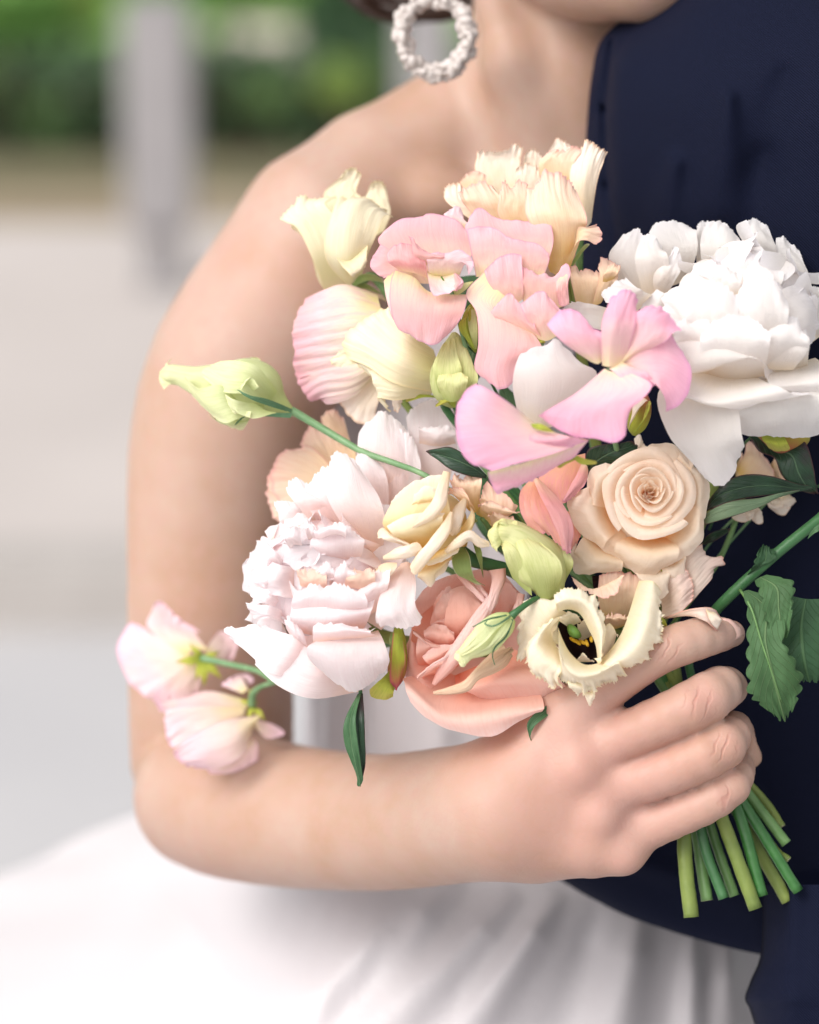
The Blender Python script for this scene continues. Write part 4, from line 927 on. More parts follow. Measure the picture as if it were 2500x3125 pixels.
petal(f, 'pinkfront', D12, [(48, [(900, 1035), (1010, 1110), (1290, 1170)]), (56, [(730, 900), (780, 1090), (1060, 1260)]), (58, [(600, 820), (590, 1060), (800, 1330)]), (54, [(535, 795), (470, 840), (425, 940), (412, 1050), (430, 1200), (490, 1320), (610, 1385)])], cup=2, **FP)
petal(f, 'pinkfront', D12, [(50, [(620, 1380), (860, 1320), (1080, 1240), (1290, 1170)]), (46, [(640, 1450), (860, 1420), (1040, 1350), (1200, 1260)]), (42, [(690, 1540), (780, 1490), (950, 1420), (1110, 1320)])], **FP)
petal(f, 'pinkfront', D12, [(49, [(900, 1050), (960, 1090), (1060, 1120)]), (57, [(900, 1170), (1040, 1170), (1180, 1150)]), (52, [(960, 1260), (1100, 1230), (1290, 1172)])], **FP)
sheet('sepal', f, MT['lime'], D12, [(54, [(905, 1065), (920, 1090)]), (57, [(980, 1065), (980, 1110)]), (55, [(1060, 1110), (1065, 1120)])], nu=8, nv=7)
sheet('sepal', f, MT['lime'], D12, [(40, [(1180, 1255), (1200, 1300)]), (42, [(1110, 1290), (1140, 1330)]), (40, [(1078, 1345), (1095, 1362)])], nu=8, nv=7)
sheet('sepal', f, MT['lime'], D12, [(40, [(1180, 1255), (1170, 1280)]), (42, [(1250, 1290), (1240, 1330)]), (40, [(1345, 1310), (1340, 1330)])], nu=8, nv=7)
stem(f, MT['stempale'], D12(1420, 710, 36), 1.2, None, via=((1860, 1260, 0), (1930, 1600, -25)))

# --- blush sweet peas lower left ---------------------------------------------------
GS = 'pale sweet peas hanging at the lower left'
f = flower('sweet_pea', 'pale pink sweet pea seen from behind, green star calyx showing, at lower left', 'flower', I3, 690, 670, -122, GS)
BP = dict(ruf=1.6, nv=28, nu=14, dz=-30)
petal(f, 'pinkpale', I3, [(-92, [(560, 640), (640, 610), (720, 610)]), (-100, [(330, 470), (480, 470), (640, 500)]), (-102, [(345, 350), (390, 285), (440, 310), (540, 410), (680, 490)])], **BP)
petal(f, 'pinkpale', I3, [(-92, [(640, 720), (600, 660), (600, 610)]), (-100, [(440, 850), (330, 640), (340, 500)]), (-104, [(360, 970), (200, 830), (118, 600), (190, 440), (240, 430), (320, 470)])], **BP)
petal(f, 'pinkpale', I3, [(-92, [(600, 700), (650, 730), (690, 730)]), (-98, [(420, 860), (540, 880), (660, 850)]), (-100, [(360, 970), (480, 960), (640, 890)])], **BP)
petal(f, 'pinkpale', I3, [(-92, [(700, 620), (740, 660), (740, 690)]), (-100, [(780, 500), (840, 600), (850, 680)]), (-102, [(820, 490), (890, 520), (918, 590), (870, 680)])], **BP)
for (x, y) in ((510, 690), (600, 570), (800, 620), (640, 810), (810, 800), (700, 850)):
    sheet('sepal', f, MT['lime'], I3, [(-90, [(690 - (y - 670)*0.15, 670 + (x - 690)*0.15), (690 + (y - 670)*0.15, 670 - (x - 690)*0.15)]), (-87, [((690+x)/2 - (y - 670)*0.16, (670+y)/2 + (x - 690)*0.16), ((690+x)/2 + (y - 670)*0.16, (670+y)/2 - (x - 690)*0.16)]), (-89, [(x - 3, y), (x + 3, y)])], nu=7, nv=5, dz=-30)
ptube('stem', f, MT['stempale'], I3, [(680, 665, -119, 22), (860, 705, -112, 20), (1050, 750, -98, 20), (1190, 820, -80, 20), (1420, 760, -60, 20), (2000, 560, -44, 20), (3500, 500, -32, 20)], seg=10, n=40)
f = flower('sweet_pea', 'folded pale pink sweet pea, lowest at the left beside the elbow', 'flower', I3, 980, 980, -114, GS)
petal(f, 'pinkpale', I3, [(-86, [(940, 930), (980, 970), (960, 1020)]), (-84, [(720, 880), (760, 960), (760, 1040)]), (-84, [(520, 930), (560, 990), (580, 1060)]), (-88, [(370, 950), (390, 985), (430, 1020)])], **BP)
petal(f, 'pinkpale', I3, [(-84, [(930, 990), (960, 1010), (960, 1040)]), (-78, [(640, 980), (700, 1080), (740, 1130)]), (-78, [(450, 1010), (520, 1100), (600, 1200)]), (-80, [(440, 1060), (445, 1160), (470, 1270)])], **BP)
petal(f, 'pinkpale', I3, [(-80, [(1070, 1040), (1060, 1060), (1040, 1080)]), (-72, [(820, 1080), (880, 1200), (940, 1310)]), (-74, [(620, 1180), (680, 1290), (760, 1390)]), (-80, [(470, 1290), (540, 1350), (600, 1395)])], cup=3, **BP)
petal(f, 'pinkpale', I3, [(-86, [(950, 900), (970, 880), (990, 880)]), (-88, [(850, 860), (900, 800), (950, 790)]), (-88, [(800, 840), (900, 780), (980, 770), (1030, 810), (1010, 850)])], **BP)
petal(f, 'pinkpale', I3, [(-90, [(1010, 1060), (1030, 1100), (1040, 1130)]), (-92, [(1100, 1085), (1120, 1140), (1100, 1190)]), (-92, [(1150, 1095), (1215, 1140), (1220, 1170), (1160, 1195)])], ruf=0.5, dz=-30)
petal(f, 'pinkpale', I3, [(-92, [(700, 1330), (850, 1340), (1020, 1200)]), (-94, [(720, 1400), (860, 1390), (1050, 1240)]), (-94, [(740, 1430), (880, 1420), (1050, 1350)])], **BP)
for (x, y) in ((1040, 960), (990, 1080), (1100, 1080), (940, 940), (1000, 870)):
    sheet('sepal', f, MT['lime'], I3, [(-84, [(1000, 960), (1030, 985)]), (-81, [((1010+x)/2 - 20, (970+y)/2 + 10), ((1010+x)/2 + 20, (970+y)/2 - 10)]), (-83, [(x - 3, y), (x + 3, y)])], nu=7, nv=5, dz=-30)
ptube('stem', f, MT['stempale'], I3, [(1010, 970, -113, 30), (1020, 900, -108, 24), (1080, 850, -98, 18), (1200, 815, -80, 18)], seg=10, n=24)

# --- ribbed pink lisianthus and cream one, left -----------------------------------
f = flower('lisianthus', 'wide pink lisianthus with ribbed petals seen from behind, at the left edge against the arm', 'flower', A8, 720, 1250, -48)
petal(f, 'ribbed', A8, [(-44, [(760, 1080), (790, 1250), (740, 1480)]), (-46, [(560, 1010), (560, 1250), (520, 1560)]), (-50, [(390, 1050), (370, 1300), (350, 1600)]), (-54, [(265, 1110), (215, 1230), (198, 1380), (215, 1460), (195, 1520), (215, 1620)])], rib=0.8, ribn=7, nv=40, nu=18, ruf=1.0, cup=5)
petal(f, 'ribbed', A8, [(-46, [(760, 1400), (790, 1500), (760, 1600)]), (-48, [(560, 1440), (600, 1600), (600, 1750)]), (-52, [(380, 1460), (400, 1640), (430, 1800)]), (-56, [(200, 1520), (225, 1640), (285, 1740), (330, 1790), (400, 1740)])], rib=0.7, ribn=6, nv=34, nu=18, ruf=1.2, cup=4)
petal(f, 'peachpale', A8, [(-50, [(760, 1500), (800, 1600), (820, 1650)]), (-52, [(560, 1680), (660, 1760), (760, 1800)]), (-56, [(470, 1720), (560, 1860), (660, 1930), (740, 1900)])], rib=0.4, ribn=5, nv=24, ruf=1.0)
petal(f, 'ribbed', A8, [(-52, [(700, 1120), (760, 1100), (820, 1120)]), (-54, [(520, 1050), (640, 1010), (760, 1020)]), (-56, [(470, 1050), (560, 1020), (660, 1000), (780, 1040)])], rib=0.6, nv=24)
stem(f, MT['stemlight'], A8(760, 1300, -48), 1.6, 9, via=((1250, 1250, -50), (1600, 1600, -46)))
f = flower('lisianthus', 'cream lisianthus lying sideways with a fringed mouth, over the ribbed pink flower', 'flower', A8, 1120, 1640, -22)
RF = dict(ruf=1.4, jag=1.6, nv=34, nu=18)
petal(f, 'cream', A8, [(-24, [(1130, 1720), (1170, 1600), (1130, 1440)]), (-12, [(880, 1660), (930, 1500), (990, 1330)]), (-16, [(680, 1540), (730, 1400), (860, 1220)]), (-22, [(540, 1490), (515, 1420), (540, 1370), (580, 1310), (650, 1250), (720, 1210), (770, 1165), (840, 1130)])], cup=6, rib=0.25, ribn=9, **RF)
petal(f, 'cream', A8, [(-26, [(1110, 1740), (1140, 1680), (1150, 1600)]), (-18, [(880, 1770), (910, 1670), (960, 1560)]), (-20, [(760, 1760), (740, 1640), (700, 1520)]), (-26, [(880, 1880), (830, 1830), (760, 1680), (650, 1560), (560, 1500)])], cup=3, rib=0.25, ribn=7, **RF)
petal(f, 'cream', A8, [(-24, [(640, 1440), (640, 1480), (620, 1530)]), (-26, [(540, 1440), (550, 1490), (540, 1540)]), (-28, [(490, 1460), (440, 1510), (470, 1545), (530, 1560)])], ruf=1.5, jag=1.5, nv=20)
sheet('sepal', f, MT['lime'], D12, [(-24, [(300, 880), (300, 895)]), (-22, [(200, 870), (200, 890)]), (-22, [(120, 880), (115, 915)]), (-22, [(80, 905), (85, 922)])], nu=8, nv=6)
petal(f, 'peachpale', D12, [(-30, [(0, 760), (60, 800), (120, 850)]), (-30, [(-10, 850), (30, 900), (70, 880)]), (-32, [(0, 960), (30, 990), (50, 900)])], ruf=1.2, jag=1)
stem(f, MT['stemdark'], D12(310, 885, -24), 1.4, 3, via=((1400, 1300, -32), (1700, 1650, -36)))

# --- lisianthus buds ---------------------------------------------------------------
def budpetals(f, mat, F, ls):
    for rows in ls: petal(f, mat, F, rows, ruf=0.5, nv=16, nu=14)
f = flower('lisianthus_bud', 'plump yellow-green bud pointing up, between the cream and pink flowers', 'bud', D12, 400, 950, -14)
ptube('petal', f, MT['greenbud'], D12, [(395, 950, -15, 24), (375, 880, -13, 90), (365, 780, -10, 118), (385, 680, -10, 112), (400, 590, -12, 90), (405, 520, -14, 54), (402, 475, -16, 24)], seg=20, n=30, lobes=6, lamp=0.08, twist=0.4)
budpetals(f, 'greenbud', D12, [
    [(-5, [(300, 860), (380, 880), (440, 840)]), (2, [(262, 700), (360, 760), (450, 700)]), (-2, [(300, 590), (350, 620), (420, 600)]), (-8, [(340, 520), (375, 510), (400, 480)])],
    [(-6, [(400, 900), (460, 880), (500, 840)]), (0, [(420, 740), (500, 740), (560, 780)]), (-3, [(420, 600), (480, 600), (520, 660)]), (-8, [(400, 480), (430, 500), (460, 540)])],
    [(0, [(330, 900), (400, 920), (470, 870)]), (5, [(290, 800), (400, 810), (490, 790)]), (4, [(300, 740), (400, 735), (440, 725), (490, 750)])]])
sheet('sepal', f, MT['lime'], D12, [(-10, [(380, 945), (410, 960)]), (-6, [(330, 900), (400, 910)]), (-6, [(275, 945), (280, 955)])], nu=8, nv=6)
stem(f, MT['stemdark'], D12(400, 945, -16), 1.1, None, via=((1440, 1330, -26), (1700, 1640, -34)))
f = flower('lisianthus_bud', 'tiny lime green bud tucked under the open pink sweet pea', 'bud', D12, 540, 600, -6)
ptube('petal', f, MT['lime'], D12, [(545, 590, -8, 10), (525, 530, -6, 30), (505, 440, -4, 52), (505, 370, -4, 46), (512, 300, -6, 22), (508, 284, -7, 8)], seg=16, n=24, lobes=5, lamp=0.16, twist=0.3)
sheet('sepal', f, MT['greenbud'], D12, [(-4, [(535, 570), (550, 570)]), (1, [(500, 450), (555, 450)]), (-2, [(490, 340), (545, 330)]), (-4, [(500, 290), (540, 310)])], nu=9, nv=7)
sheet('sepal', f, MT['lime'], D12, [(-2, [(525, 560), (540, 570)]), (2, [(430, 430), (480, 420)]), (-2, [(480, 330), (500, 320)])], nu=9, nv=7)
ptube('stem', f, MT['stemdark'], D12, [(455, 525, -8, 7), (500, 565, -8, 7), (560, 620, -10, 8), (620, 740, -16, 9), (700, 900, -28, 10)], seg=8)
f = flower('lisianthus_bud', 'long green furled bud reaching left across the bare arm on a thin stem', 'bud', K4, 1060, 550, -38)
ptube('petal', f, MT['greenpale'], K4, [(1062, 552, -38, 20), (960, 500, -38, 84), (860, 435, -38, 165), (760, 410, -38, 190), (640, 400, -38, 172), (520, 370, -40, 120), (420, 345, -42, 84), (330, 315, -44, 62), (260, 305, -46, 60), (205, 310, -48, 30)], seg=24, n=44, lobes=5, lamp=0.14, twist=0.5)
budpetals(f, 'greenpale', K4, [
    [(-30, [(880, 520), (800, 500), (760, 560)]), (-20, [(700, 600), (620, 480), (600, 380)]), (-22, [(600, 620), (500, 500), (440, 400)]), (-34, [(420, 480), (370, 400), (330, 300)])],
    [(-30, [(960, 420), (930, 470), (900, 520)]), (-20, [(840, 260), (800, 340), (760, 440)]), (-20, [(700, 220), (640, 300), (600, 420)]), (-30, [(560, 225), (480, 270), (440, 300)])],
    [(-36, [(960, 400), (900, 330), (860, 280)]), (-40, [(870, 300), (850, 230), (800, 210)]), (-40, [(880, 260), (840, 200), (770, 195)])],
    [(-24, [(960, 560), (880, 540), (820, 500)]), (-16, [(800, 600), (720, 560), (700, 480)]), (-18, [(790, 540), (690, 560), (640, 500), (610, 430)])],
    [(-22, [(800, 420), (740, 400), (720, 340)]), (-16, [(840, 390), (790, 330), (720, 410)]), (-18, [(830, 380), (780, 330), (715, 425)])],
    [(-34, [(780, 600), (700, 600), (620, 560)]), (-34, [(770, 620), (680, 650), (560, 600)]), (-38, [(730, 680), (680, 660), (560, 605), (500, 560)])],
    [(-42, [(330, 330), (300, 320), (280, 290)]), (-44, [(260, 370), (230, 320), (240, 240)]), (-46, [(205, 412), (190, 300), (285, 192)])]])
for rows in ([(-30, [(1060, 535), (1055, 560)]), (-20, [(900, 470), (890, 510)]), (-14, [(780, 445), (775, 465)]), (-14, [(700, 405), (700, 412)])],
             [(-32, [(1060, 560), (1050, 595)]), (-30, [(900, 560), (895, 585)]), (-30, [(760, 565), (770, 580)]), (-32, [(680, 640), (684, 645)])],
             [(-38, [(1050, 540), (1060, 560)]), (-40, [(960, 420), (1000, 460)]), (-40, [(880, 330), (890, 345)])]):
    sheet('sepal', f, MT['stemblue'], K4, rows, nu=14, nv=6)
def m(x, y): return (E7_(x, y))
pp = [K4(1050, 552, -38)[:3], E7_(430, 125, -38), E7_(600, 225, -36), E7_(760, 320, -32), E7_(900, 395, -27), E7_(1100, 465, -20), E7_(1310, 552, -12), E7_(1700, 800, -14), (1750, 1750, -28), (2000, 1990, -28), (2090, 2180, -28)]
tube('stem', f, MT['stempale'], W(np.array(pp)), [0.0022, 0.0019, 0.0017, 0.0016, 0.0014, 0.0013, 0.0012, 0.0012, 0.0012, 0.0012, 0.0012], seg=10, n=60, cap=MT['cut'])
f = flower('lisianthus_bud', 'small fresh green bud nodding in front of the big salmon rose', 'bud', H11, 990, 390, 18)
ptube('petal', f, MT['greenpale'], H11, [(995, 392, 17, 36), (950, 430, 17, 76), (890, 480, 18, 92), (820, 540, 19, 92), (750, 590, 20, 72), (700, 630, 20, 50), (668, 665, 20, 48), (650, 690, 20, 36)], seg=24, n=34, lobes=5, lamp=0.14, twist=0.35)
for rows in ([(24, [(985, 400), (1000, 420)]), (27, [(900, 500), (960, 500)]), (26, [(830, 600), (870, 590)]), (22, [(740, 640), (760, 650)])],
             [(24, [(970, 385), (990, 400)]), (28, [(860, 420), (900, 470)]), (29, [(780, 500), (820, 560)]), (26, [(690, 600), (730, 620)]), (24, [(640, 630), (650, 660)])],
             [(22, [(700, 600), (720, 640)]), (23, [(650, 620), (690, 690)]), (22, [(615, 625), (640, 640), (660, 720), (700, 725)])]):
    sheet('petal', f, MT['greenpale'], H11, rows, nu=12, nv=8, ruf=0.5, jag=0.8)
for pts in ([(985, 390, 23, 9), (930, 430, 30, 7), (870, 455, 31, 6), (820, 440, 30, 5), (835, 420, 30, 3)], [(1000, 410, 22, 9), (960, 520, 24, 7), (890, 590, 24, 6), (870, 650, 20, 4), (885, 710, 18, 3)], [(960, 385, 20, 8), (840, 410, 26, 6), (740, 460, 26, 4)]):
    ptube('sepal', f, MT['stemblue'], H11, pts, seg=7, n=20)
ptube('stem', f, MT['stemdark'], H11, [(990, 392, 17, 30), (1040, 350, 17, 22), (1110, 300, 14, 19), (1170, 270, 8, 18), (1300, 240, -14, 18), (1700, 500, -28, 18), (2000, 760, -28, 18)], seg=10, n=36, cap=MT['cut'])
f = flower('lisianthus_bud', 'yellow-green half open bud with a frilled tip, below the coral flower in the middle', 'bud', F11, 1215, 1140, 4)
ptube('petal', f, MT['greenbud'], F11, [(1215, 1150, 2, 40), (1230, 1060, 3, 110), (1190, 940, 5, 160), (1120, 840, 7, 150), (1040, 750, 9, 112), (970, 710, 10, 88), (910, 700, 11, 74), (880, 705, 11, 40)], seg=24, n=36, lobes=5, lamp=0.12, twist=0.4)
budpetals(f, 'greenbud', F11, [
    [(8, [(1180, 1140), (1230, 1150), (1290, 1090)]), (18, [(1100, 960), (1200, 960), (1330, 960)]), (18, [(1050, 840), (1140, 820), (1290, 860)]), (14, [(1000, 720), (1060, 700), (1160, 740)])],
    [(8, [(1130, 1120), (1060, 1060), (1000, 1000)]), (14, [(1110, 960), (1040, 930), (960, 900)]), (16, [(1060, 830), (1000, 820), (940, 830)]), (14, [(960, 740), (930, 760), (930, 800)])],
    [(2, [(1290, 1060), (1340, 1040), (1360, 1000)]), (8, [(1230, 900), (1330, 880), (1400, 920)]), (6, [(1190, 760), (1290, 770), (1390, 860)]), (2, [(1160, 730), (1240, 740), (1320, 790)])],
    [(14, [(1000, 730), (960, 720), (940, 760)]), (16, [(900, 660), (890, 740), (900, 810)]), (14, [(935, 610), (845, 690), (850, 760), (900, 840)])],
    [(14, [(1000, 740), (960, 700), (930, 670)]), (15, [(1030, 680), (970, 650), (910, 640)]), (12, [(1035, 620), (980, 640), (930, 610), (860, 680)])]])
stem(f, MT['stemlight'], F11(1215, 1150, 0), 1.4, None, via=((1760, 1830, -12), (1860, 1920, -24)))

# --- peonies ---------------------------------------------------------------------
def dome(f, mat, F, cx, cy, d, R, n, seed, tilt=(0.0, 0.0), maxpol=1.4, Lk=0.8, wk=0.40, flat=0.85, lift=0.16, jag=2.0, outward=0.0, polmin=0.0):
    """the crowded inner petals of a double peony: ragged cupped petals overlapping over a dome, tips lifting off it"""
    r = np.random.RandomState(seed)
    Rm = R * F.k / FPX * FOCUS
    c = F(cx, cy, d); O = W(np.array((c[0], c[1], d - Rm * 1000 * flat)))
    ax = -FWD + tilt[0]*RIGHT + tilt[1]*UP; ax /= np.linalg.norm(ax)
    e1 = np.cross(UP, ax); e1 /= np.linalg.norm(e1); e2 = np.cross(ax, e1)
    nu, nv = 12, 13
    uu = np.linspace(0, 1, nu)[:, None]; ss = np.linspace(-1, 1, nv)[None, :]
    for i in range(n):
        fr = (i + 0.5) / n
        pol = polmin + (maxpol - polmin) * fr ** 0.55 + (r.rand() - 0.5) * 0.12; az = i * 2.39996 + (r.rand() - 0.5) * 0.5
        Ln = Lk * (0.75 + 0.5 * r.rand()); wd = wk * (0.7 + 0.6 * r.rand())
        sgn = -1.0 if r.rand() >= outward else 1.0
        pp = pol + sgn * (uu - 0.55) * Ln
        prof = np.sin(np.clip(uu * 1.05 + 0.10, 0, 1.1) * 1.75) ** 0.75
        ph = r.rand(6) * 6.28
        notch = (r.rand(nv) * 0.6 + 0.25 * (np.sin(ss[0] * 5 + ph[5]) + 1)) * jag / 1000 / Rm
        pp = pp - sgn * (uu ** 5) * (notch[None, :] + 0.10 * np.abs(ss) ** 2)
        sidew = wd * prof * ss * (1 + 0.06 * np.sin(6 * uu + ph[2]))
        cupd = 0.30 * wd * (ss ** 2) * (0.6 + 0.6 * r.rand())
        bend = (r.rand() - 0.35) * 0.22
        rad = 0.86 + 0.12 * r.rand() + lift * (0.5 + r.rand()) * uu + cupd * (1 if r.rand() < 0.7 else -0.5) * uu + bend * uu ** 3
        rad = rad + 0.03 * uu * np.sin(2.6 * ss + ph[0] + 2.2 * uu) + 0.012 * uu ** 2 * np.sin(6 * ss + ph[1])
        dirp = ax * 0.0
        ca, sa = math.cos(az), math.sin(az)
        out = e1 * ca + e2 * sa; tang = np.cross(ax, out)
        V = O + Rm * (rad * np.cos(pp) * flat)[..., None] * ax + Rm * (rad * np.sin(pp))[..., None] * out + Rm * (sidew * np.ones_like(rad))[..., None] * tang
        V = V - Rm * (0.22 * np.abs(sidew) ** 2)[..., None] * ax
        uv = np.stack([np.broadcast_to(np.linspace(0, 1, nv)[None], (nu, nv)), np.broadcast_to(uu, (nu, nv))], -1).reshape(-1, 2)
        mesh_obj('petal', V.reshape(-1, 3), gridfaces(nu, nv), MT[mat], f, uv)

f = flower('peony', 'large white double peony on the right, spilling over the navy jacket', 'flower', C17, 1200, 1100, -30)
WP = dict(ruf=0.7, jag=1.2, nv=30, nu=18, rf=2.5)
for rows in (
    [(-24, [(430, 640), (560, 650), (680, 600)]), (-16, [(340, 410), (480, 430), (610, 440)]), (-16, [(395, 300), (480, 310), (575, 320)]), (-18, [(448, 222), (470, 230), (540, 200), (555, 230), (580, 245)])],
    [(-18, [(560, 640), (650, 640), (740, 600)]), (-8, [(515, 430), (620, 430), (735, 410)]), (-10, [(535, 320), (600, 310), (700, 340)]), (-12, [(560, 260), (605, 232), (660, 278), (712, 350)])],
    [(-26, [(690, 600), (780, 580), (870, 540)]), (-18, [(680, 360), (800, 350), (925, 350)]), (-20, [(610, 240), (760, 220), (915, 240)]), (-24, [(600, 205), (640, 170), (700, 165), (760, 163), (870, 188), (914, 214)])],
    [(-28, [(920, 450), (960, 450), (1010, 450)]), (-26, [(912, 250), (960, 250), (1020, 250)]), (-28, [(915, 200), (935, 172), (975, 153), (1015, 160)])],
    [(-20, [(960, 520), (1080, 520), (1180, 500)]), (-12, [(945, 340), (1070, 350), (1195, 360)]), (-16, [(955, 240), (1080, 230), (1210, 280)]), (-18, [(1000, 168), (1040, 155), (1090, 165), (1150, 210), (1190, 255)])],
    [(-22, [(1250, 500), (1330, 520), (1420, 480)]), (-14, [(1222, 300), (1320, 310), (1445, 345)]), (-17, [(1222, 205), (1300, 205), (1405, 235)]), (-18, [(1240, 170), (1270, 150), (1297, 134), (1340, 158), (1392, 205)])],
    [(-22, [(1500, 700), (1600, 720), (1690, 680)]), (-16, [(1440, 440), (1560, 450), (1655, 500)]), (-18, [(1440, 300), (1520, 320), (1605, 390)]), (-20, [(1443, 266), (1470, 258), (1492, 255), (1550, 310), (1578, 345)])],
    [(-18, [(1600, 800), (1690, 790), (1740, 740)]), (-14, [(1620, 660), (1720, 650), (1800, 640)]), (-16, [(1640, 630), (1690, 590), (1760, 600), (1820, 640)])],
    [(-14, [(1500, 1000), (1640, 980), (1760, 900)]), (-6, [(1600, 820), (1740, 800), (1880, 760)]), (-12, [(1680, 700), (1800, 680), (1920, 640)])],
    [(-4, [(520, 760), (580, 710), (640, 650)]), (8, [(390, 710), (460, 650), (550, 610)]), (4, [(300, 695), (282, 635), (340, 590), (390, 550), (435, 515)])],
    [(-18, [(560, 560), (640, 640), (720, 650)]), (-10, [(620, 480), (700, 500), (800, 520)]), (-12, [(730, 420), (755, 340), (790, 330), (830, 430)])],
    [(-10, [(400, 900), (380, 820), (360, 740)]), (-4, [(180, 850), (190, 770), (220, 704)]), (-6, [(50, 760), (40, 735), (80, 700), (110, 698)])],
    # lower guard petals
    [(14, [(900, 1180), (1020, 1150), (1150, 1080)]), (34, [(760, 1150), (960, 1120), (1260, 1060)]), (34, [(760, 1000), (1000, 960), (1330, 1060)]), (24, [(790, 930), (900, 910), (1100, 930), (1250, 1010), (1400, 1110)])],
    [(10, [(1000, 1100), (1150, 1150), (1300, 1180)]), (32, [(780, 1250), (1050, 1330), (1450, 1250)]), (30, [(830, 1330), (1150, 1390), (1600, 1300)]), (22, [(1000, 1350), (1200, 1390), (1450, 1290), (1710, 1290)])],
    [(4, [(780, 1120), (900, 1160), (1040, 1180)]), (22, [(660, 1320), (880, 1360), (1180, 1360)]), (24, [(735, 1570), (940, 1600), (1215, 1560)]), (20, [(850, 1720), (1000, 1740), (1235, 1640)]), (15, [(960, 1830), (1010, 1880), (1065, 1910), (1140, 1860), (1190, 1760), (1232, 1660)])],
    [(0, [(1200, 1150), (1400, 1180), (1600, 1150)]), (22, [(1150, 1390), (1400, 1340), (1760, 1260)]), (20, [(1165, 1490), (1420, 1470), (1800, 1420)]), (8, [(1200, 1588), (1330, 1588), (1450, 1582), (1620, 1580), (1800, 1560)])],
    [(6, [(1400, 1100), (1550, 1100), (1700, 1060)]), (26, [(1400, 1240), (1600, 1230), (1860, 1160)]), (16, [(1600, 1330), (1760, 1320), (1960, 1260)])],
    [(18, [(1330, 1120), (1440, 1140), (1560, 1140)]), (30, [(1390, 960), (1500, 990), (1650, 1000)]), (20, [(1420, 860), (1520, 830), (1640, 860)])]):
    petal(f, 'white', C17, rows, cup=0.3, warp=1.0, **WP)
dome(f, 'white', C17, 1200, 800, 22, 440, 34, 21, tilt=(0.05, 0.25), maxpol=1.45, Lk=1.1, wk=0.58, jag=1.6, lift=0.07)
IP = dict(ruf=0.9, jag=1.8, nv=40, nu=20, rf=2.5, rnd=0.12, warp=1.6)
for rows in (
    [(-14, [(900, 980), (860, 860), (860, 720)]), (0, [(720, 1000), (680, 820), (720, 640)]), (-4, [(640, 960), (560, 800), (580, 660), (640, 600)])],
    [(20, [(960, 660), (1190, 660), (1420, 660)]), (20, [(870, 540), (1190, 510), (1490, 540)]), (10, [(900, 460), (1000, 410), (1100, 400), (1190, 372), (1330, 395), (1450, 455)])],
    [(28, [(1080, 720), (1010, 840), (1050, 960)]), (25, [(870, 600), (800, 770), (850, 920)]), (12, [(790, 550), (710, 630), (690, 760), (730, 890)])],
    [(28, [(1310, 720), (1370, 840), (1330, 1000)]), (25, [(1500, 600), (1570, 790), (1520, 980)]), (10, [(1590, 580), (1690, 690), (1725, 860), (1670, 1010)])],
    [(22, [(900, 990), (1050, 1040), (1200, 1010)]), (35, [(850, 810), (1010, 790), (1190, 810)]), (33, [(840, 690), (920, 600), (1060, 560), (1200, 650)])],
    [(22, [(1150, 1030), (1300, 1060), (1490, 990)]), (35.5, [(1170, 810), (1330, 780), (1520, 800)]), (32, [(1160, 650), (1250, 540), (1390, 530), (1530, 640)])],
    [(28, [(1040, 640), (1120, 650), (1200, 640)]), (31, [(1010, 560), (1110, 540), (1210, 560)]), (25, [(1030, 490), (1110, 460), (1200, 500)])],
    [(27, [(1230, 640), (1320, 640), (1400, 620)]), (29, [(1220, 540), (1320, 520), (1420, 540)]), (22, [(1240, 470), (1320, 440), (1410, 480)])],
    [(14, [(980, 1190), (1170, 1220), (1360, 1180)]), (38, [(940, 990), (1170, 970), (1400, 990)]), (37, [(960, 880), (1050, 800), (1180, 770), (1300, 800), (1390, 890)])],
    [(12, [(810, 1110), (940, 1160), (1070, 1150)]), (34, [(770, 940), (920, 930), (1080, 960)]), (32, [(780, 850), (850, 780), (950, 770), (1060, 860)])],
    [(10, [(1320, 1190), (1480, 1180), (1650, 1120)]), (33, [(1330, 990), (1490, 970), (1660, 960)]), (30, [(1370, 880), (1460, 800), (1580, 800), (1660, 890)])]):
    petal(f, 'white', C17, rows, cup=0.8, **IP)
petal(f, 'white', D12, [(14, [(840, 1080), (960, 1110), (1100, 1060)]), (26, [(788, 830), (1000, 830), (1340, 760)]), (28, [(810, 680), (1000, 640), (1240, 660)]), (20, [(860, 590), (900, 560), (1000, 545), (1040, 520), (1072, 500), (1150, 580)])], cup=4, ruf=0.5, nv=20)
stem(f, MT['stemlight'], C17(1200, 1250, -36), 3.0, 5, via=((2200, 1400, -44), (2080, 1750, -40)))

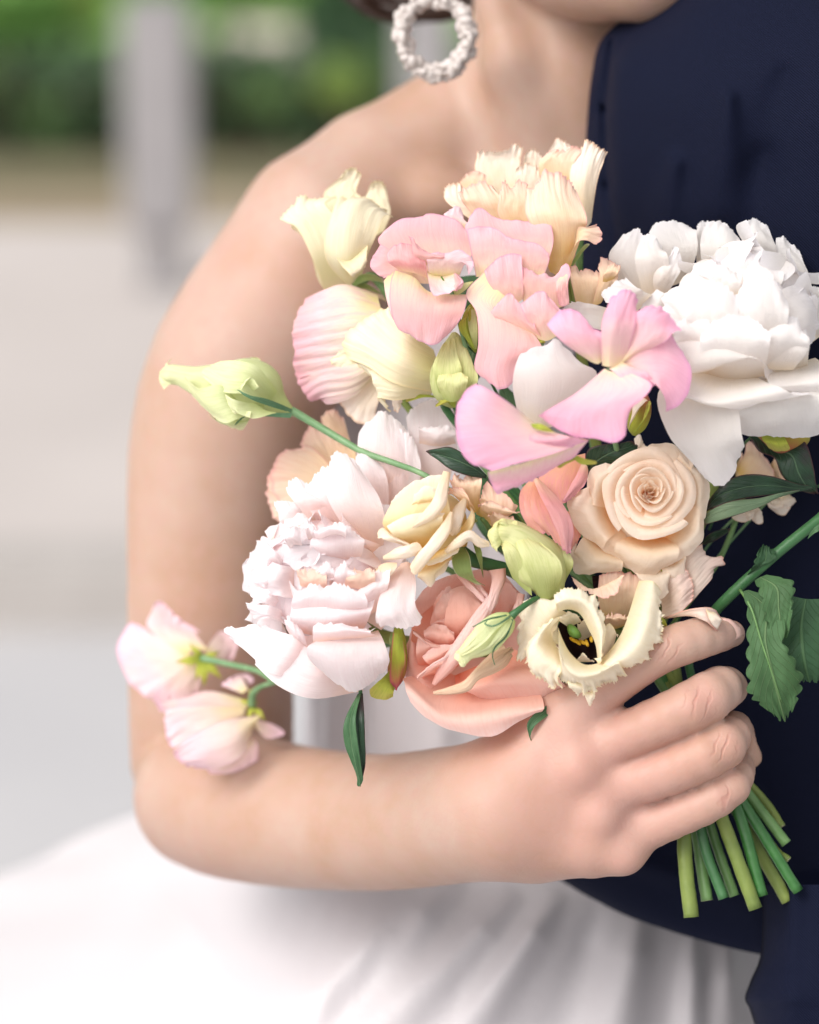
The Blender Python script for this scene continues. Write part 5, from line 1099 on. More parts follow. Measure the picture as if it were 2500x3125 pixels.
f = flower('peony', 'blush pink double peony with ragged inner petals, left of centre above the forearm', 'flower', E7_, 650, 1250, -40)
dome(f, 'blush', E7_, 600, 1210, 8, 400, 30, 33, tilt=(-0.25, 0.12), maxpol=1.2, jag=2.6, Lk=0.95, wk=0.44, lift=0.08)
dome(f, 'blush', E7_, 540, 1230, -2, 400, 40, 35, tilt=(-0.35, 0.05), polmin=0.55, maxpol=1.7, jag=3.2, outward=1.0, wk=0.24, Lk=0.66, lift=0.14)
IP = dict(ruf=0.9, jag=2.2, nv=34, nu=18, rf=3, rnd=0.12, warp=1.2)
for mt, rows in (
    ('blush', [(-20, [(780, 1320), (900, 1380), (1000, 1360)]), (-16, [(860, 1020), (1000, 1060), (1140, 1100)]), (-22, [(900, 760), (1040, 740), (1190, 880)])]),
    ('blush', [(-24, [(760, 1420), (900, 1500), (1000, 1560)]), (-16, [(960, 1200), (1080, 1260), (1140, 1380)]), (-20, [(1080, 1040), (1180, 1100), (1220, 1260)])]),
    ('blush', [(-12, [(420, 1180), (380, 1200), (360, 1240)]), (10, [(320, 1060), (270, 1090), (250, 1140)]), (2, [(290, 1000), (240, 975), (205, 1000), (200, 1060), (225, 1120)])]),
    ('blush', [(-12, [(420, 1280), (400, 1310), (380, 1340)]), (10, [(290, 1200), (250, 1240), (240, 1280)]), (0, [(230, 1150), (170, 1140), (145, 1170), (150, 1230), (190, 1290)])]),
    ('blush', [(-12, [(430, 1380), (410, 1400), (390, 1430)]), (9, [(280, 1310), (250, 1350), (250, 1390)]), (-2, [(190, 1270), (120, 1250), (140, 1300), (160, 1380)])]),
    ('blush', [(-12, [(440, 1460), (420, 1490), (420, 1520)]), (8, [(270, 1400), (250, 1440), (270, 1480)]), (-4, [(160, 1370), (115, 1375), (105, 1410), (150, 1450), (190, 1480)])]),
    ('blush', [(-10, [(520, 1080), (480, 1070), (440, 1090)]), (16, [(470, 960), (410, 950), (370, 980)]), (10, [(500, 880), (430, 870), (360, 890), (330, 930)])]),
    ('blush', [(-6, [(560, 1010), (550, 990), (530, 990)]), (16, [(570, 920), (530, 900), (500, 910)]), (12, [(550, 840), (510, 825), (485, 850)])]),
    ('blush', [(-8, [(760, 1010), (680, 1010), (600, 1020)]), (18, [(770, 920), (660, 900), (560, 930)]), (12, [(740, 850), (680, 860), (620, 870), (560, 900)])]),
    ('peachglow', [(10, [(640, 1290), (560, 1290), (470, 1270)]), (14, [(640, 1210), (550, 1220), (450, 1210)]), (10, [(630, 1150), (540, 1150), (440, 1160)])]),
    ('peachglow', [(10, [(960, 1290), (860, 1290), (760, 1270)]), (14, [(960, 1210), (860, 1220), (770, 1210)]), (10, [(950, 1150), (860, 1150), (800, 1160)])]),
    ('blush', [(0, [(440, 1500), (620, 1540), (860, 1500)]), (14, [(410, 1390), (620, 1380), (910, 1380)]), (14, [(440, 1300), (540, 1255), (620, 1265), (720, 1245), (870, 1300)])]),
    ('blush', [(0, [(820, 1470), (920, 1460), (1010, 1400)]), (13, [(830, 1330), (940, 1310), (1050, 1250)]), (8, [(870, 1230), (960, 1180), (1070, 1150)])]),
    ('blush', [(2, [(560, 1130), (700, 1130), (860, 1100)]), (12, [(530, 1010), (700, 1000), (890, 980)]), (8, [(560, 920), (660, 875), (780, 880), (880, 920)])]),
    ('blush', [(4, [(480, 1350), (460, 1260), (480, 1160)]), (13, [(340, 1340), (310, 1240), (340, 1130)]), (2, [(230, 1310), (185, 1200), (230, 1090)])]),
    ('blush', [(8, [(560, 1260), (620, 1260), (680, 1250)]), (14, [(580, 1190), (630, 1180), (690, 1190)]), (11, [(600, 1130), (640, 1115), (680, 1140)])]),
    ('blush', [(8, [(690, 1270), (760, 1270), (830, 1250)]), (14, [(690, 1200), (760, 1190), (840, 1190)]), (10, [(700, 1140), (760, 1120), (830, 1145)])]),
    ('blush', [(-20, [(640, 940), (760, 940), (860, 900)]), (-10, [(510, 740), (640, 700), (770, 710)]), (-14, [(490, 630), (550, 545), (640, 480), (730, 530)])]),
    ('blush', [(-32, [(860, 820), (960, 850), (1050, 830)]), (-24, [(770, 630), (900, 560), (1040, 570)]), (-28, [(790, 480), (850, 400), (950, 370)])]),
    ('blush', [(-34, [(1000, 800), (1100, 820), (1200, 760)]), (-28, [(1000, 520), (1120, 500), (1260, 540)]), (-32, [(1040, 300), (1130, 240), (1240, 330)])])):
    petal(f, mt, E7_, rows, cup=0.6, **IP)
for rows in (
    [(-16, [(830, 1010), (920, 1030), (1015, 1000)]), (-2, [(700, 800), (850, 780), (1022, 820)]), (-2, [(635, 650), (790, 620), (985, 690)]), (-8, [(655, 490), (780, 480), (905, 540)]), (-10, [(668, 440), (672, 415), (690, 375), (740, 388), (785, 410), (840, 460)])],
    [(-22, [(560, 880), (650, 880), (730, 830)]), (-10, [(440, 730), (560, 710), (720, 740)]), (-14, [(385, 660), (480, 620), (640, 680)]), (-16, [(372, 615), (400, 565), (470, 572), (560, 620)])],
    [(-24, [(420, 900), (470, 880), (500, 820)]), (-20, [(330, 840), (390, 790), (470, 760)]), (-22, [(325, 790), (285, 722), (350, 703), (460, 720)])],
    [(-34, [(820, 760), (1000, 780), (1100, 720)]), (-28, [(838, 430), (1000, 430), (1190, 530)]), (-30, [(850, 270), (985, 250), (1195, 340)]), (-34, [(885, 205), (940, 160), (990, 105), (1050, 130), (1170, 220)])],
    [(-40, [(1160, 580), (1330, 620), (1450, 560)]), (-38, [(1180, 330), (1330, 320), (1500, 360)]), (-40, [(1160, 120), (1250, 60), (1380, 40), (1500, 100)])],
    [(-34, [(1250, 330), (1380, 350), (1490, 330)]), (-28, [(1250, 250), (1370, 290), (1480, 290)]), (-28, [(1245, 222), (1330, 218), (1430, 215), (1500, 250)])],
    [(-12, [(1000, 1000), (900, 1080), (800, 1110)]), (4, [(900, 960), (760, 1010), (640, 1080)]), (8, [(800, 915), (600, 1000), (440, 1100)]), (6, [(740, 920), (560, 960), (400, 1010), (330, 985), (365, 1040), (360, 1105), (420, 1138), (600, 1165)])],
    [(-6, [(400, 1560), (620, 1600), (880, 1560)]), (12, [(400, 1480), (640, 1500), (930, 1450)]), (8, [(410, 1370), (520, 1350), (700, 1360), (860, 1370), (960, 1340)])],
    [(-4, [(520, 1700), (440, 1650), (400, 1600)]), (8, [(500, 1620), (430, 1580), (370, 1520)]), (6, [(450, 1500), (400, 1460), (370, 1462), (358, 1500)])],
    [(-16, [(560, 1820), (640, 1700), (700, 1560)]), (4, [(320, 1860), (420, 1720), (480, 1600)]), (0, [(150, 1740), (220, 1640), (300, 1560)]), (-10, [(10, 1610), (-40, 1550), (50, 1545), (150, 1522), (220, 1525)])],
    [(-18, [(880, 1960), (880, 1800), (820, 1640)]), (2, [(560, 2010), (620, 1860), (600, 1700)]), (2, [(330, 1930), (420, 1800), (440, 1640)]), (-4, [(120, 1740), (200, 1700), (260, 1580)])],
    [(-8, [(760, 1560), (880, 1580), (980, 1560)]), (14, [(560, 1640), (800, 1650), (1020, 1640)]), (16, [(508, 1700), (780, 1800), (1056, 1760)]), (6, [(600, 1830), (700, 1920), (850, 1962), (960, 1900), (1040, 1830)])],
    [(12, [(550, 1640), (720, 1620), (980, 1600)]), (17, [(548, 1570), (720, 1560), (930, 1570)]), (12, [(552, 1526), (640, 1518), (760, 1524), (880, 1560), (970, 1548)])],
    [(-4, [(1130, 1120), (1170, 1110), (1205, 1125)]), (8, [(1010, 1290), (1100, 1260), (1230, 1250)]), (14, [(962, 1460), (1090, 1440), (1225, 1390)]), (10, [(970, 1542), (1060, 1545), (1150, 1548), (1250, 1530), (1288, 1495)])]):
    petal(f, 'blush', E7_, rows, cup=1.6, ruf=0.9, jag=1.6, nv=26, nu=16)
stem(f, MT['stemlight'], E7_(720, 1350, -40), 2.8, 10, via=((1200, 1950, -34), (1700, 2000, -34)))

# --- peach flower behind the blush peony ---------------------------------------------
f = flower('lisianthus', 'soft orange-peach lisianthus half hidden behind the blush peony, against the arm', 'flower', E7_, 700, 700, -62)
for rows in ([(-56, [(700, 800), (760, 720), (760, 600)]), (-60, [(480, 700), (520, 560), (600, 400)]), (-64, [(330, 780), (270, 600), (300, 440), (360, 380), (500, 340)])],
             [(-60, [(760, 700), (800, 560), (840, 440)]), (-64, [(560, 420), (700, 380), (830, 360)]), (-68, [(450, 330), (520, 220), (620, 230), (720, 260), (830, 400)])],
             [(-66, [(700, 500), (760, 420), (830, 430)]), (-72, [(610, 200), (690, 200), (780, 260)]), (-74, [(610, 150), (640, 110), (700, 110), (740, 150)])],
             [(-60, [(600, 860), (620, 760), (640, 660)]), (-64, [(400, 860), (380, 740), (440, 620)]), (-68, [(330, 870), (260, 760), (250, 560), (290, 440)])]):
    petal(f, 'peach', E7_, rows, ruf=1.8, jag=1.2, nv=28, rib=0.6)
stem(f, MT['stemgreen'], E7_(760, 700, -62), 1.4, None, via=((1300, 1700, -48), (1700, 1900, -36)))

# --- roses ------------------------------------------------------------------------------
def spiral_rose(f, mat, F, cx, cy, d, tilt, layers, seed, sq=1.0):
    """nested cupped petals round the axis; layers: (radius px, count, half angle, rim height mm, rim roll mm, depth mm)"""
    r = np.random.RandomState(seed)
    c = F(cx, cy, d); O = W(np.array(c))
    ax = -FWD + tilt[0]*RIGHT + tilt[1]*UP; ax /= np.linalg.norm(ax)
    e1 = np.cross(UP, ax); e1 /= np.linalg.norm(e1); e2 = np.cross(ax, e1)
    nu, nv = 14, 22
    a0 = r.rand() * 6
    for li, (R, cnt, ha, zt, fl, depth) in enumerate(layers):
        Rm = R * F.k / FPX * FOCUS
        for k in range(cnt):
            A = a0 + li * 1.9 + k * 6.283 / cnt + (r.rand() - 0.5) * 0.25
            h = ha * (0.9 + 0.2 * r.rand()); Rk = Rm * (0.96 + 0.08 * r.rand()); zk = zt + (r.rand() - 0.5) * 1.2
            ph = r.rand(3) * 6.28
            V = np.zeros((nu, nv, 3))
            for i in range(nu):
                t = i / (nu - 1)
                for j in range(nv):
                    s = 2 * j / (nv - 1) - 1
                    an = A + s * h
                    rim = 1 - 0.16 * abs(s) ** 3
                    spir = 1 + 0.13 * s
                    prof = 0.42 + 0.58 * min(1, t / 0.80)
                    q = max(0.0, (t - 0.74) / 0.26)
                    point = 0.25 * (1 - abs(s)) ** 2
                    rr = Rk * spir * prof + fl / 1000 * (q ** 1.4) * (1 - 0.35 * abs(s) + point)
                    z = (zk - depth + depth * min(1.0, t / 0.88) ** 0.8 * rim) / 1000 - 0.0006 * fl * q ** 2.2 * (1.0 + point)
                    rr += 0.0005 * math.sin(5 * s + ph[0]) * t
                    z += 0.0008 * math.sin(4 * s + ph[1]) * t
                    V[i, j] = O + ax * z + (e1 * math.cos(an) + e2 * math.sin(an) * sq) * rr
            uv = np.stack([np.broadcast_to(np.linspace(0, 1, nv)[None], (nu, nv)), np.broadcast_to(np.linspace(0, 1, nu)[:, None], (nu, nv))], -1).reshape(-1, 2)
            mesh_obj('petal', V.reshape(-1, 3), gridfaces(nu, nv), MT[mat], f, uv, solid=0.0)

f = flower('rose', 'open cream rose with a peach spiral heart, right of centre under the white peony', 'flower', G17, 560, 800, -22)
spiral_rose(f, 'rose', G17, 612, 650, 6, (0.06, 0.22), [
    (22, 2, 1.9, 4.6, 0.1, 12), (46, 3, 1.35, 5.2, 0.3, 13), (78, 3, 1.45, 5.0, 0.6, 12), (122, 3, 1.45, 4.0, 1.2, 11), (178, 4, 1.25, 2.0, 2.0, 10), (246, 4, 1.15, -0.8, 3.0, 9)], 5)
RZ = dict(nv=26, nu=16, ruf=0.4, warp=0.6)
for rows in (
    [(-14, [(150, 780), (260, 560), (420, 480)]), (-10, [(200, 1000), (420, 800), (760, 480)]), (-10, [(480, 1160), (740, 960), (960, 620)]), (-14, [(700, 1180), (880, 1060), (980, 880)])],
    [(-10, [(480, 640), (620, 620), (760, 640)]), (-1, [(400, 500), (620, 450), (870, 520)]), (-3, [(440, 430), (640, 370), (900, 450)]), (-6, [(500, 440), (560, 360), (660, 330), (760, 330), (860, 400)])],
    [(-10, [(700, 560), (800, 640), (840, 780)]), (-1, [(800, 420), (920, 580), (930, 800)]), (-5, [(790, 370), (900, 470), (1003, 580), (1003, 690), (970, 840)])],
    [(-10, [(760, 760), (760, 880), (660, 980)]), (-1, [(930, 740), (900, 920), (700, 1070)]), (-5, [(995, 680), (968, 850), (955, 970), (840, 1080), (690, 1150)])],
    [(-10, [(700, 940), (600, 960), (480, 940)]), (3, [(800, 1010), (620, 1040), (400, 980)]), (2, [(790, 1090), (590, 1130), (360, 1050)]), (-5, [(760, 1130), (640, 1200), (540, 1200), (440, 1130), (270, 1020)])],
    [(-10, [(420, 900), (360, 800), (330, 680)]), (2, [(340, 960), (250, 840), (230, 690)]), (-4, [(300, 1030), (150, 920), (85, 790), (68, 700), (130, 640), (210, 600)])],
    [(-10, [(380, 760), (380, 640), (450, 540)]), (2, [(250, 740), (270, 590), (400, 490)]), (-4, [(200, 700), (188, 600), (225, 500), (330, 463), (440, 480)])],
    [(-12, [(460, 900), (420, 860), (380, 800)]), (-2, [(440, 1010), (360, 960), (300, 880)]), (-5, [(420, 1080), (320, 1040), (230, 960)])],
    [(-14, [(460, 980), (360, 970), (260, 940)]), (-3, [(440, 1090), (270, 1070), (170, 950)]), (-4, [(430, 1160), (220, 1130), (110, 1050)]), (-8, [(430, 1172), (140, 1194), (105, 1110), (90, 1050), (150, 920)])],
    [(-14, [(540, 1080), (620, 1100), (720, 1080)]), (-3, [(520, 1180), (630, 1210), (740, 1180)]), (-4, [(590, 1290), (650, 1345), (690, 1352), (735, 1310), (742, 1260)])],
    [(-14, [(690, 1080), (780, 1080), (840, 1030)]), (-4, [(690, 1160), (780, 1150), (850, 1070)]), (-6, [(740, 1230), (800, 1252), (845, 1220), (852, 1150)])],
    [(-20, [(540, 480), (560, 480), (600, 460)]), (-20, [(520, 360), (550, 350), (590, 360)]), (-22, [(505, 290), (545, 272), (590, 350)])]):
    petal(f, 'rose', G17, rows, cup=0.6, **RZ)
sheet('sepal', f, MT['lime'], G17, [(-6, [(680, 1140), (700, 1160)]), (-4, [(690, 1180), (730, 1190)]), (-6, [(720, 1225), (735, 1230)])], nu=8, nv=6)
stem(f, MT['stembright'], G17(600, 900, -30), 2.6, 6, via=((2000, 1750, -34),))

f = flower('rose', 'small creamy yellow rose with tightly rolled rims, left of the middle beside the blush peony', 'flower', F11, 560, 820, -10)
ptube('petal', f, MT['roseyel'], F11, [(640, 800, -18, 90), (560, 740, -14, 190), (480, 660, -10, 235), (410, 580, -7, 215), (360, 500, -6, 160), (330, 450, -5, 90)], seg=28, n=30)
for qi, rows in enumerate((
    [(2, [(330, 800), (450, 800), (600, 720)]), (16, [(150, 660), (360, 620), (590, 560)]), (14, [(200, 520), (380, 450), (570, 420)]), (2, [(200, 500), (270, 420), (340, 365), (420, 335), (520, 310), (590, 300)])],
    [(6, [(330, 800), (440, 790), (580, 720)]), (20, [(220, 720), (380, 690), (540, 620)]), (19, [(165, 650), (300, 590), (430, 565), (560, 560)])],
    [(8, [(320, 600), (400, 560), (480, 560)]), (18, [(340, 520), (400, 490), (500, 480)]), (15, [(360, 440), (420, 395), (470, 400), (540, 430)])],
    [(6, [(420, 820), (320, 800), (240, 770)]), (18, [(330, 790), (230, 750), (140, 740)]), (14, [(320, 775), (200, 700), (150, 660), (102, 700), (110, 740)])],
    [(4, [(580, 800), (620, 760), (640, 700)]), (6, [(700, 760), (740, 660), (720, 580)]), (-2, [(700, 720), (745, 620), (740, 540), (690, 480)])],
    [(4, [(360, 920), (480, 840), (600, 780)]), (16, [(400, 900), (520, 860), (650, 800)]), (14, [(380, 920), (500, 910), (640, 840)])],
    [(-4, [(400, 900), (500, 880), (600, 840)]), (4, [(380, 980), (500, 940), (610, 860)]), (2, [(370, 990), (460, 1062), (500, 1000), (560, 960), (610, 850)])],
    [(4, [(240, 900), (170, 900), (120, 920)]), (8, [(240, 930), (180, 980), (110, 960)]), (4, [(228, 930), (190, 992), (120, 960), (78, 930)])])):
    petal(f, 'rosewhite' if qi in (3, 7) else 'roseyel', F11, rows, cup=1.0, **RZ)
roll(f, 'rosewhite', F11, [(570, 300), (545, 400), (520, 500), (440, 590), (330, 675)], [24, 36, 46, 40, 8], [10, 16, 22, 24, 22])
roll(f, 'rosewhite', F11, [(600, 565), (560, 680), (480, 790), (400, 880), (345, 970)], [10, 40, 42, 46, 34], [18, 22, 24, 22, 18])
roll(f, 'rosewhite', F11, [(150, 870), (240, 845), (330, 820), (400, 790)], [12, 36, 44, 34], [16, 20, 22, 20])
roll(f, 'rosewhite', F11, [(690, 480), (650, 560), (620, 660), (600, 720)], [14, 42, 46, 20], [6, 12, 14, 12])
roll(f, 'rosewhite', F11, [(560, 830), (640, 770), (720, 720), (790, 770), (850, 785)], [14, 34, 38, 34, 16], [18, 20, 18, 16, 14])
for rows in ([(-6, [(620, 780), (690, 800)]), (4, [(600, 860), (720, 860)]), (6, [(620, 960), (735, 950)]), (2, [(700, 1010), (760, 1010)]), (0, [(770, 1045), (840, 1055)])],
             [(-8, [(740, 770), (770, 770)]), (-4, [(760, 840), (800, 830)]), (-6, [(790, 930), (805, 930)]), (-8, [(808, 1000), (812, 1000)])],
             [(-8, [(700, 640), (740, 600)]), (-6, [(720, 660), (770, 620)]), (-8, [(740, 650), (760, 640)])]):
    sheet('sepal', f, MT['sepal'], F11, rows, nu=12, nv=9, cup=0.6)
ptube('stem', f, MT['stemdark'], F11, [(660, 840, -12, 60), (760, 890, -12, 46), (880, 920, -14, 42), (1000, 960, -18, 40), (1300, 1150, -26, 40), (1700, 1350, -30, 40), (2000, 1650, -30, 40), (2120, 1900, -28, 40)], seg=12, n=40, cap=MT['cut'])

f = flower('rose', 'big salmon pink rose with a dry beige rim, lowest in the middle above the wrist', 'flower', H11, 760, 640, -34)
for rows in (
    [(-20, [(345, 420), (320, 600), (310, 820)]), (-32, [(600, 240), (640, 560), (620, 940)]), (-32, [(900, 170), (960, 500), (1000, 980)]), (-22, [(1070, 260), (1220, 600), (1340, 880)])],
    [(-16, [(600, 680), (760, 640), (860, 560)]), (-6, [(600, 620), (760, 560), (900, 440)]), (-8, [(640, 600), (800, 480), (920, 380)])],
    [(-16, [(520, 520), (560, 540), (620, 520)]), (-7, [(490, 380), (560, 360), (640, 360)]), (-10, [(500, 300), (540, 250), (600, 240), (640, 270)])],
    [(-14, [(480, 600), (560, 640), (640, 620)]), (-3, [(420, 520), (520, 520), (620, 540)]), (-6, [(430, 480), (480, 440), (560, 450), (620, 500)])],
    [(-14, [(560, 760), (640, 720), (740, 640)]), (-2, [(440, 700), (560, 640), (700, 560)]), (-4, [(400, 640), (500, 590), (620, 570), (720, 500)])],
    [(-18, [(560, 420), (600, 440), (660, 420)]), (-9, [(530, 330), (590, 310), (670, 320)]), (-11, [(540, 270), (600, 230), (660, 250), (700, 290)])],
    [(-24, [(520, 560), (700, 480), (860, 420)]), (-30, [(330, 420), (620, 240), (1000, 260)]), (-16, [(345, 300), (420, 190), (600, 110), (900, 90), (1060, 240)])],
    [(-30, [(700, 600), (800, 560), (900, 420)]), (-26, [(860, 420), (950, 400), (1010, 300)]), (-18, [(860, 160), (980, 170), (1060, 280), (1090, 330)])],
    [(-20, [(640, 700), (500, 620), (440, 560)]), (-8, [(470, 860), (360, 720), (340, 560)]), (-14, [(400, 920), (290, 760), (305, 560), (345, 460)])],
    [(-18, [(560, 760), (760, 800), (1050, 740)]), (-6, [(300, 790), (600, 940), (1180, 900)]), (6, [(292, 850), (620, 1060), (1210, 990)]), (4, [(340, 980), (430, 1060), (640, 1150), (860, 1187), (1050, 1092), (1190, 1015)])],
    [(-14, [(620, 780), (800, 700), (1000, 600)]), (0, [(640, 860), (930, 780), (1240, 720)]), (0, [(720, 890), (1000, 860), (1340, 840)]), (-10, [(800, 930), (940, 1000), (1180, 985), (1370, 860)])],
    [(-14, [(400, 780), (500, 700), (620, 640)]), (-4, [(366, 640), (480, 600), (620, 630)]), (-6, [(380, 520), (430, 540), (500, 580), (615, 615)])],
    [(-12, [(420, 790), (520, 760), (640, 720)]), (4, [(380, 800), (470, 740), (600, 690)]), (2, [(370, 780), (480, 700), (620, 620)])],
    [(-18, [(560, 560), (640, 600), (720, 480)]), (-6, [(555, 430), (680, 430), (810, 370)]), (-8, [(575, 280), (680, 260), (790, 300)]), (-12, [(590, 195), (640, 185), (700, 190), (780, 260), (830, 345)])],
    [(-18, [(520, 560), (560, 580), (600, 560)]), (-10, [(460, 440), (520, 420), (590, 400)]), (-12, [(500, 340), (540, 310), (590, 300)]), (-14, [(570, 180), (590, 190), (620, 230)])],
    [(-16, [(480, 540), (520, 560), (560, 560)]), (-8, [(470, 460), (520, 440), (570, 430)]), (-8, [(465, 465), (500, 420), (560, 400)])],
    [(-20, [(480, 400), (520, 420), (580, 400)]), (-16, [(480, 320), (530, 300), (590, 290)]), (-18, [(500, 250), (540, 220), (590, 240)])],
    [(-12, [(350, 480), (420, 520), (500, 560)]), (-4, [(345, 480), (470, 570), (600, 610)]), (-4, [(350, 500), (480, 600), (620, 625)])]):
    petal(f, 'rosepink', H11, rows, cup=0.8, nv=24, nu=18, ruf=0.4, warp=0.7)
roll(f, 'rosepale', H11, [(480, 840), (560, 730), (660, 590), (750, 450), (830, 330), (860, 260)], [14, 48, 56, 48, 36, 20], [2, 6, 8, 8, 4, 0])
roll(f, 'rosepale', H11, [(900, 80), (910, 150), (880, 240), (850, 330), (820, 400)], [58, 46, 34, 36, 20], [-4, 0, 4, 4, 4])
roll(f, 'rosepale', H11, [(640, 115), (720, 190), (790, 260), (845, 320)], [14, 22, 20, 10], [-6, -2, 0, 0])
roll(f, 'rosepale', H11, [(720, 120), (770, 180), (820, 240), (850, 280)], [10, 16, 16, 8], [-8, -4, -2, -2])
roll(f, 'rosepale', H11, [(375, 790), (450, 730), (530, 680), (605, 630)], [8, 10, 10, 6], [6, 8, 8, 6])
roll(f, 'rosepale', H11, [(1060, 240), (1040, 320), (1010, 400)], [24, 26, 14], [-10, -6, -6])
roll(f, 'rosedry', H11, [(480, 895), (600, 880), (700, 850), (760, 780), (850, 720), (930, 660), (1000, 600)], [12, 26, 34, 30, 48, 60, 20], [8, 12, 13, 13, 10, 8, 4], ruf=1.5, jag=1, nu=26)
sheet('sepal', f, MT['leafgreen'], H11, [(-8, [(1355, 850), (1375, 870)]), (-2, [(1270, 950), (1330, 960)]), (2, [(1170, 1010), (1225, 1050)]), (3, [(1100, 1090), (1150, 1110)]), (2, [(1108, 1170), (1122, 1175)]), (0, [(1130, 1225), (1135, 1227)])], nu=18, nv=9, cup=1.0)
stem(f, MT['stembright'], H11(860, 640, -36), 2.8, 7, via=((1720, 2010, -36),))

# --- peach frills and the coral sweet pea in the middle ------------------------------------
f = flower('lisianthus', 'little peach frilled lisianthus squeezed between the small cream rose and the pink petals', 'flower', F11, 780, 560, -4)
for rows in ([(-6, [(730, 560), (760, 570), (790, 540)]), (2, [(650, 460), (710, 450), (790, 430)]), (4, [(610, 400), (700, 380), (800, 360)]), (0, [(580, 350), (620, 330), (660, 360), (720, 325), (790, 320)])],
             [(-2, [(700, 540), (720, 560), (760, 560)]), (6, [(600, 450), (660, 470), (720, 480)]), (6, [(560, 470), (580, 420), (620, 400), (660, 390)])],
             [(-10, [(760, 580), (830, 620), (860, 660)]), (0, [(790, 480), (880, 540), (1000, 580)]), (2, [(780, 500), (800, 420), (830, 360), (880, 400), (960, 440), (1040, 520)])],
             [(-4, [(800, 560), (860, 600), (920, 620)]), (6, [(790, 520), (890, 560), (1010, 570)]), (7, [(775, 540), (820, 490), (900, 500), (980, 540), (1060, 580)])],
             [(-8, [(860, 660), (900, 690), (930, 680)]), (2, [(850, 590), (920, 620), (1000, 640)]), (4, [(830, 600), (880, 560), (960, 590), (1060, 620)])]):
    petal(f, 'peach', F11, rows, ruf=1.8, jag=1.3, nv=28, nu=14)
stem(f, MT['stemgreen'], F11(800, 600, -10), 1.2, None, via=((1560, 1700, -24), (1800, 1850, -30)))
f = flower('sweet_pea', 'deep coral pink sweet pea hanging between the cream rose and the frilled green bud', 'flower', F11, 1300, 330, 4)
for mt, rows in (('coral', [(0, [(1120, 350), (1160, 340), (1210, 380)]), (10, [(1050, 440), (1150, 500), (1230, 490)]), (12, [(1060, 580), (1170, 620), (1290, 610)]), (8, [(1150, 742), (1200, 720), (1240, 700), (1330, 810), (1382, 856)])]),
                 ('pinkdeep', [(4, [(1135, 345), (1160, 345), (1190, 360)]), (16, [(1190, 470), (1260, 500), (1335, 520)]), (16, [(1270, 640), (1340, 640), (1402, 660)]), (10, [(1335, 815), (1360, 840), (1382, 855)])]),
                 ('coral', [(-6, [(1240, 240), (1380, 220), (1480, 230)]), (-2, [(1170, 350), (1330, 400), (1450, 400)]), (0, [(1190, 420), (1260, 490), (1330, 515), (1440, 430)])]),
                 ('coral', [(-10, [(1300, 240), (1400, 200), (1480, 180)]), (-6, [(1330, 420), (1420, 380), (1480, 300)]), (-4, [(1330, 510), (1400, 470), (1470, 400)])]),
                 ('pinkdeep', [(-2, [(1460, 240), (1490, 260), (1500, 290)]), (6, [(1400, 360), (1440, 370), (1480, 380)]), (4, [(1320, 510), (1350, 500), (1390, 470)])]),
                 ('coral', [(-12, [(1300, 560), (1380, 560), (1440, 540)]), (-8, [(1330, 720), (1400, 720), (1450, 700)]), (-8, [(1360, 840), (1400, 800), (1450, 740)])])):
    petal(f, mt, F11, rows, cup=1.5, ruf=1.0, jag=0.8, nv=20, rib=0.4)
stem(f, MT['stempale'], F11(1300, 330, -6), 1.1, None, via=((1850, 1650, -26), (1950, 1850, -32)))

# --- open cream lisianthus above the hand --------------------------------------------------
f = flower('lisianthus', 'open cream lisianthus with crinkled edges and a dark heart, resting on the hand', 'flower', H11, 1450, 560, -10)
LF = dict(ruf=2.4, jag=1.8, nv=80, nu=18, rf=8, rnd=0.02, side=0.2, dz=13)
petal(f, 'creamopen', H11, [(-6, [(1370, 370), (1300, 440), (1310, 570)]), (-1, [(1300, 335), (1190, 470), (1190, 600)]), (-2, [(1310, 300), (1130, 300), (1085, 430), (1100, 620)]), (-6, [(1320, 290), (1210, 280), (1110, 280), (1070, 320), (1030, 350), (1050, 430), (1022, 550), (1040, 610), (1018, 680), (1100, 690)])], **LF)
petal(f, 'creamopen', H11, [(2, [(1300, 360), (1370, 345), (1445, 375), (1500, 470), (1545, 570), (1562, 680)]), (12, [(1285, 310), (1380, 280), (1480, 310), (1560, 410), (1590, 530), (1580, 690)]), (7, [(1262, 285), (1300, 230), (1345, 195), (1470, 205), (1560, 275), (1620, 440), (1600, 560), (1575, 705)])], **LF)
petal(f, 'creamopen', H11, [(-2, [(1320, 400), (1262, 460), (1265, 540), (1312, 620)]), (10, [(1280, 400), (1190, 510), (1190, 620), (1330, 730)]), (8, [(1240, 430), (1115, 560), (1120, 700), (1300, 800)]), (3, [(1180, 480), (1105, 570), (1085, 635), (1115, 690), (1125, 745), (1165, 800), (1215, 800), (1268, 862), (1330, 840)])], **LF)
petal(f, 'creamopen', H11, [(4, [(1300, 460), (1340, 560), (1390, 640), (1470, 705), (1560, 700), (1620, 660)]), (16, [(1305, 610), (1350, 710), (1450, 770), (1560, 760), (1700, 690)]), (12, [(1320, 720), (1400, 800), (1480, 820), (1580, 790), (1720, 720)]), (5, [(1300, 820), (1350, 835), (1390, 852), (1430, 835), (1465, 870), (1545, 882), (1585, 825), (1680, 818), (1740, 765)])], **LF)
petal(f, 'creamopen', J17, [(0, [(540, -60, -16), (490, 100, -6), (440, 250), (370, 370), (275, 478)]), (13, [(620, -60, -20), (590, 140, -8), (540, 310), (440, 430), (320, 500)]), (9, [(665, -20, -18), (660, 180, -6), (625, 360), (520, 480), (400, 510)]), (3, [(672, 10, -14), (665, 120, -6), (700, 220), (690, 290), (705, 345), (620, 380), (610, 470), (540, 460), (510, 510), (460, 505)])], ruf=2.6, jag=2.0, nv=90, nu=18, rf=9, side=0.1, rnd=0.02, dz=14)
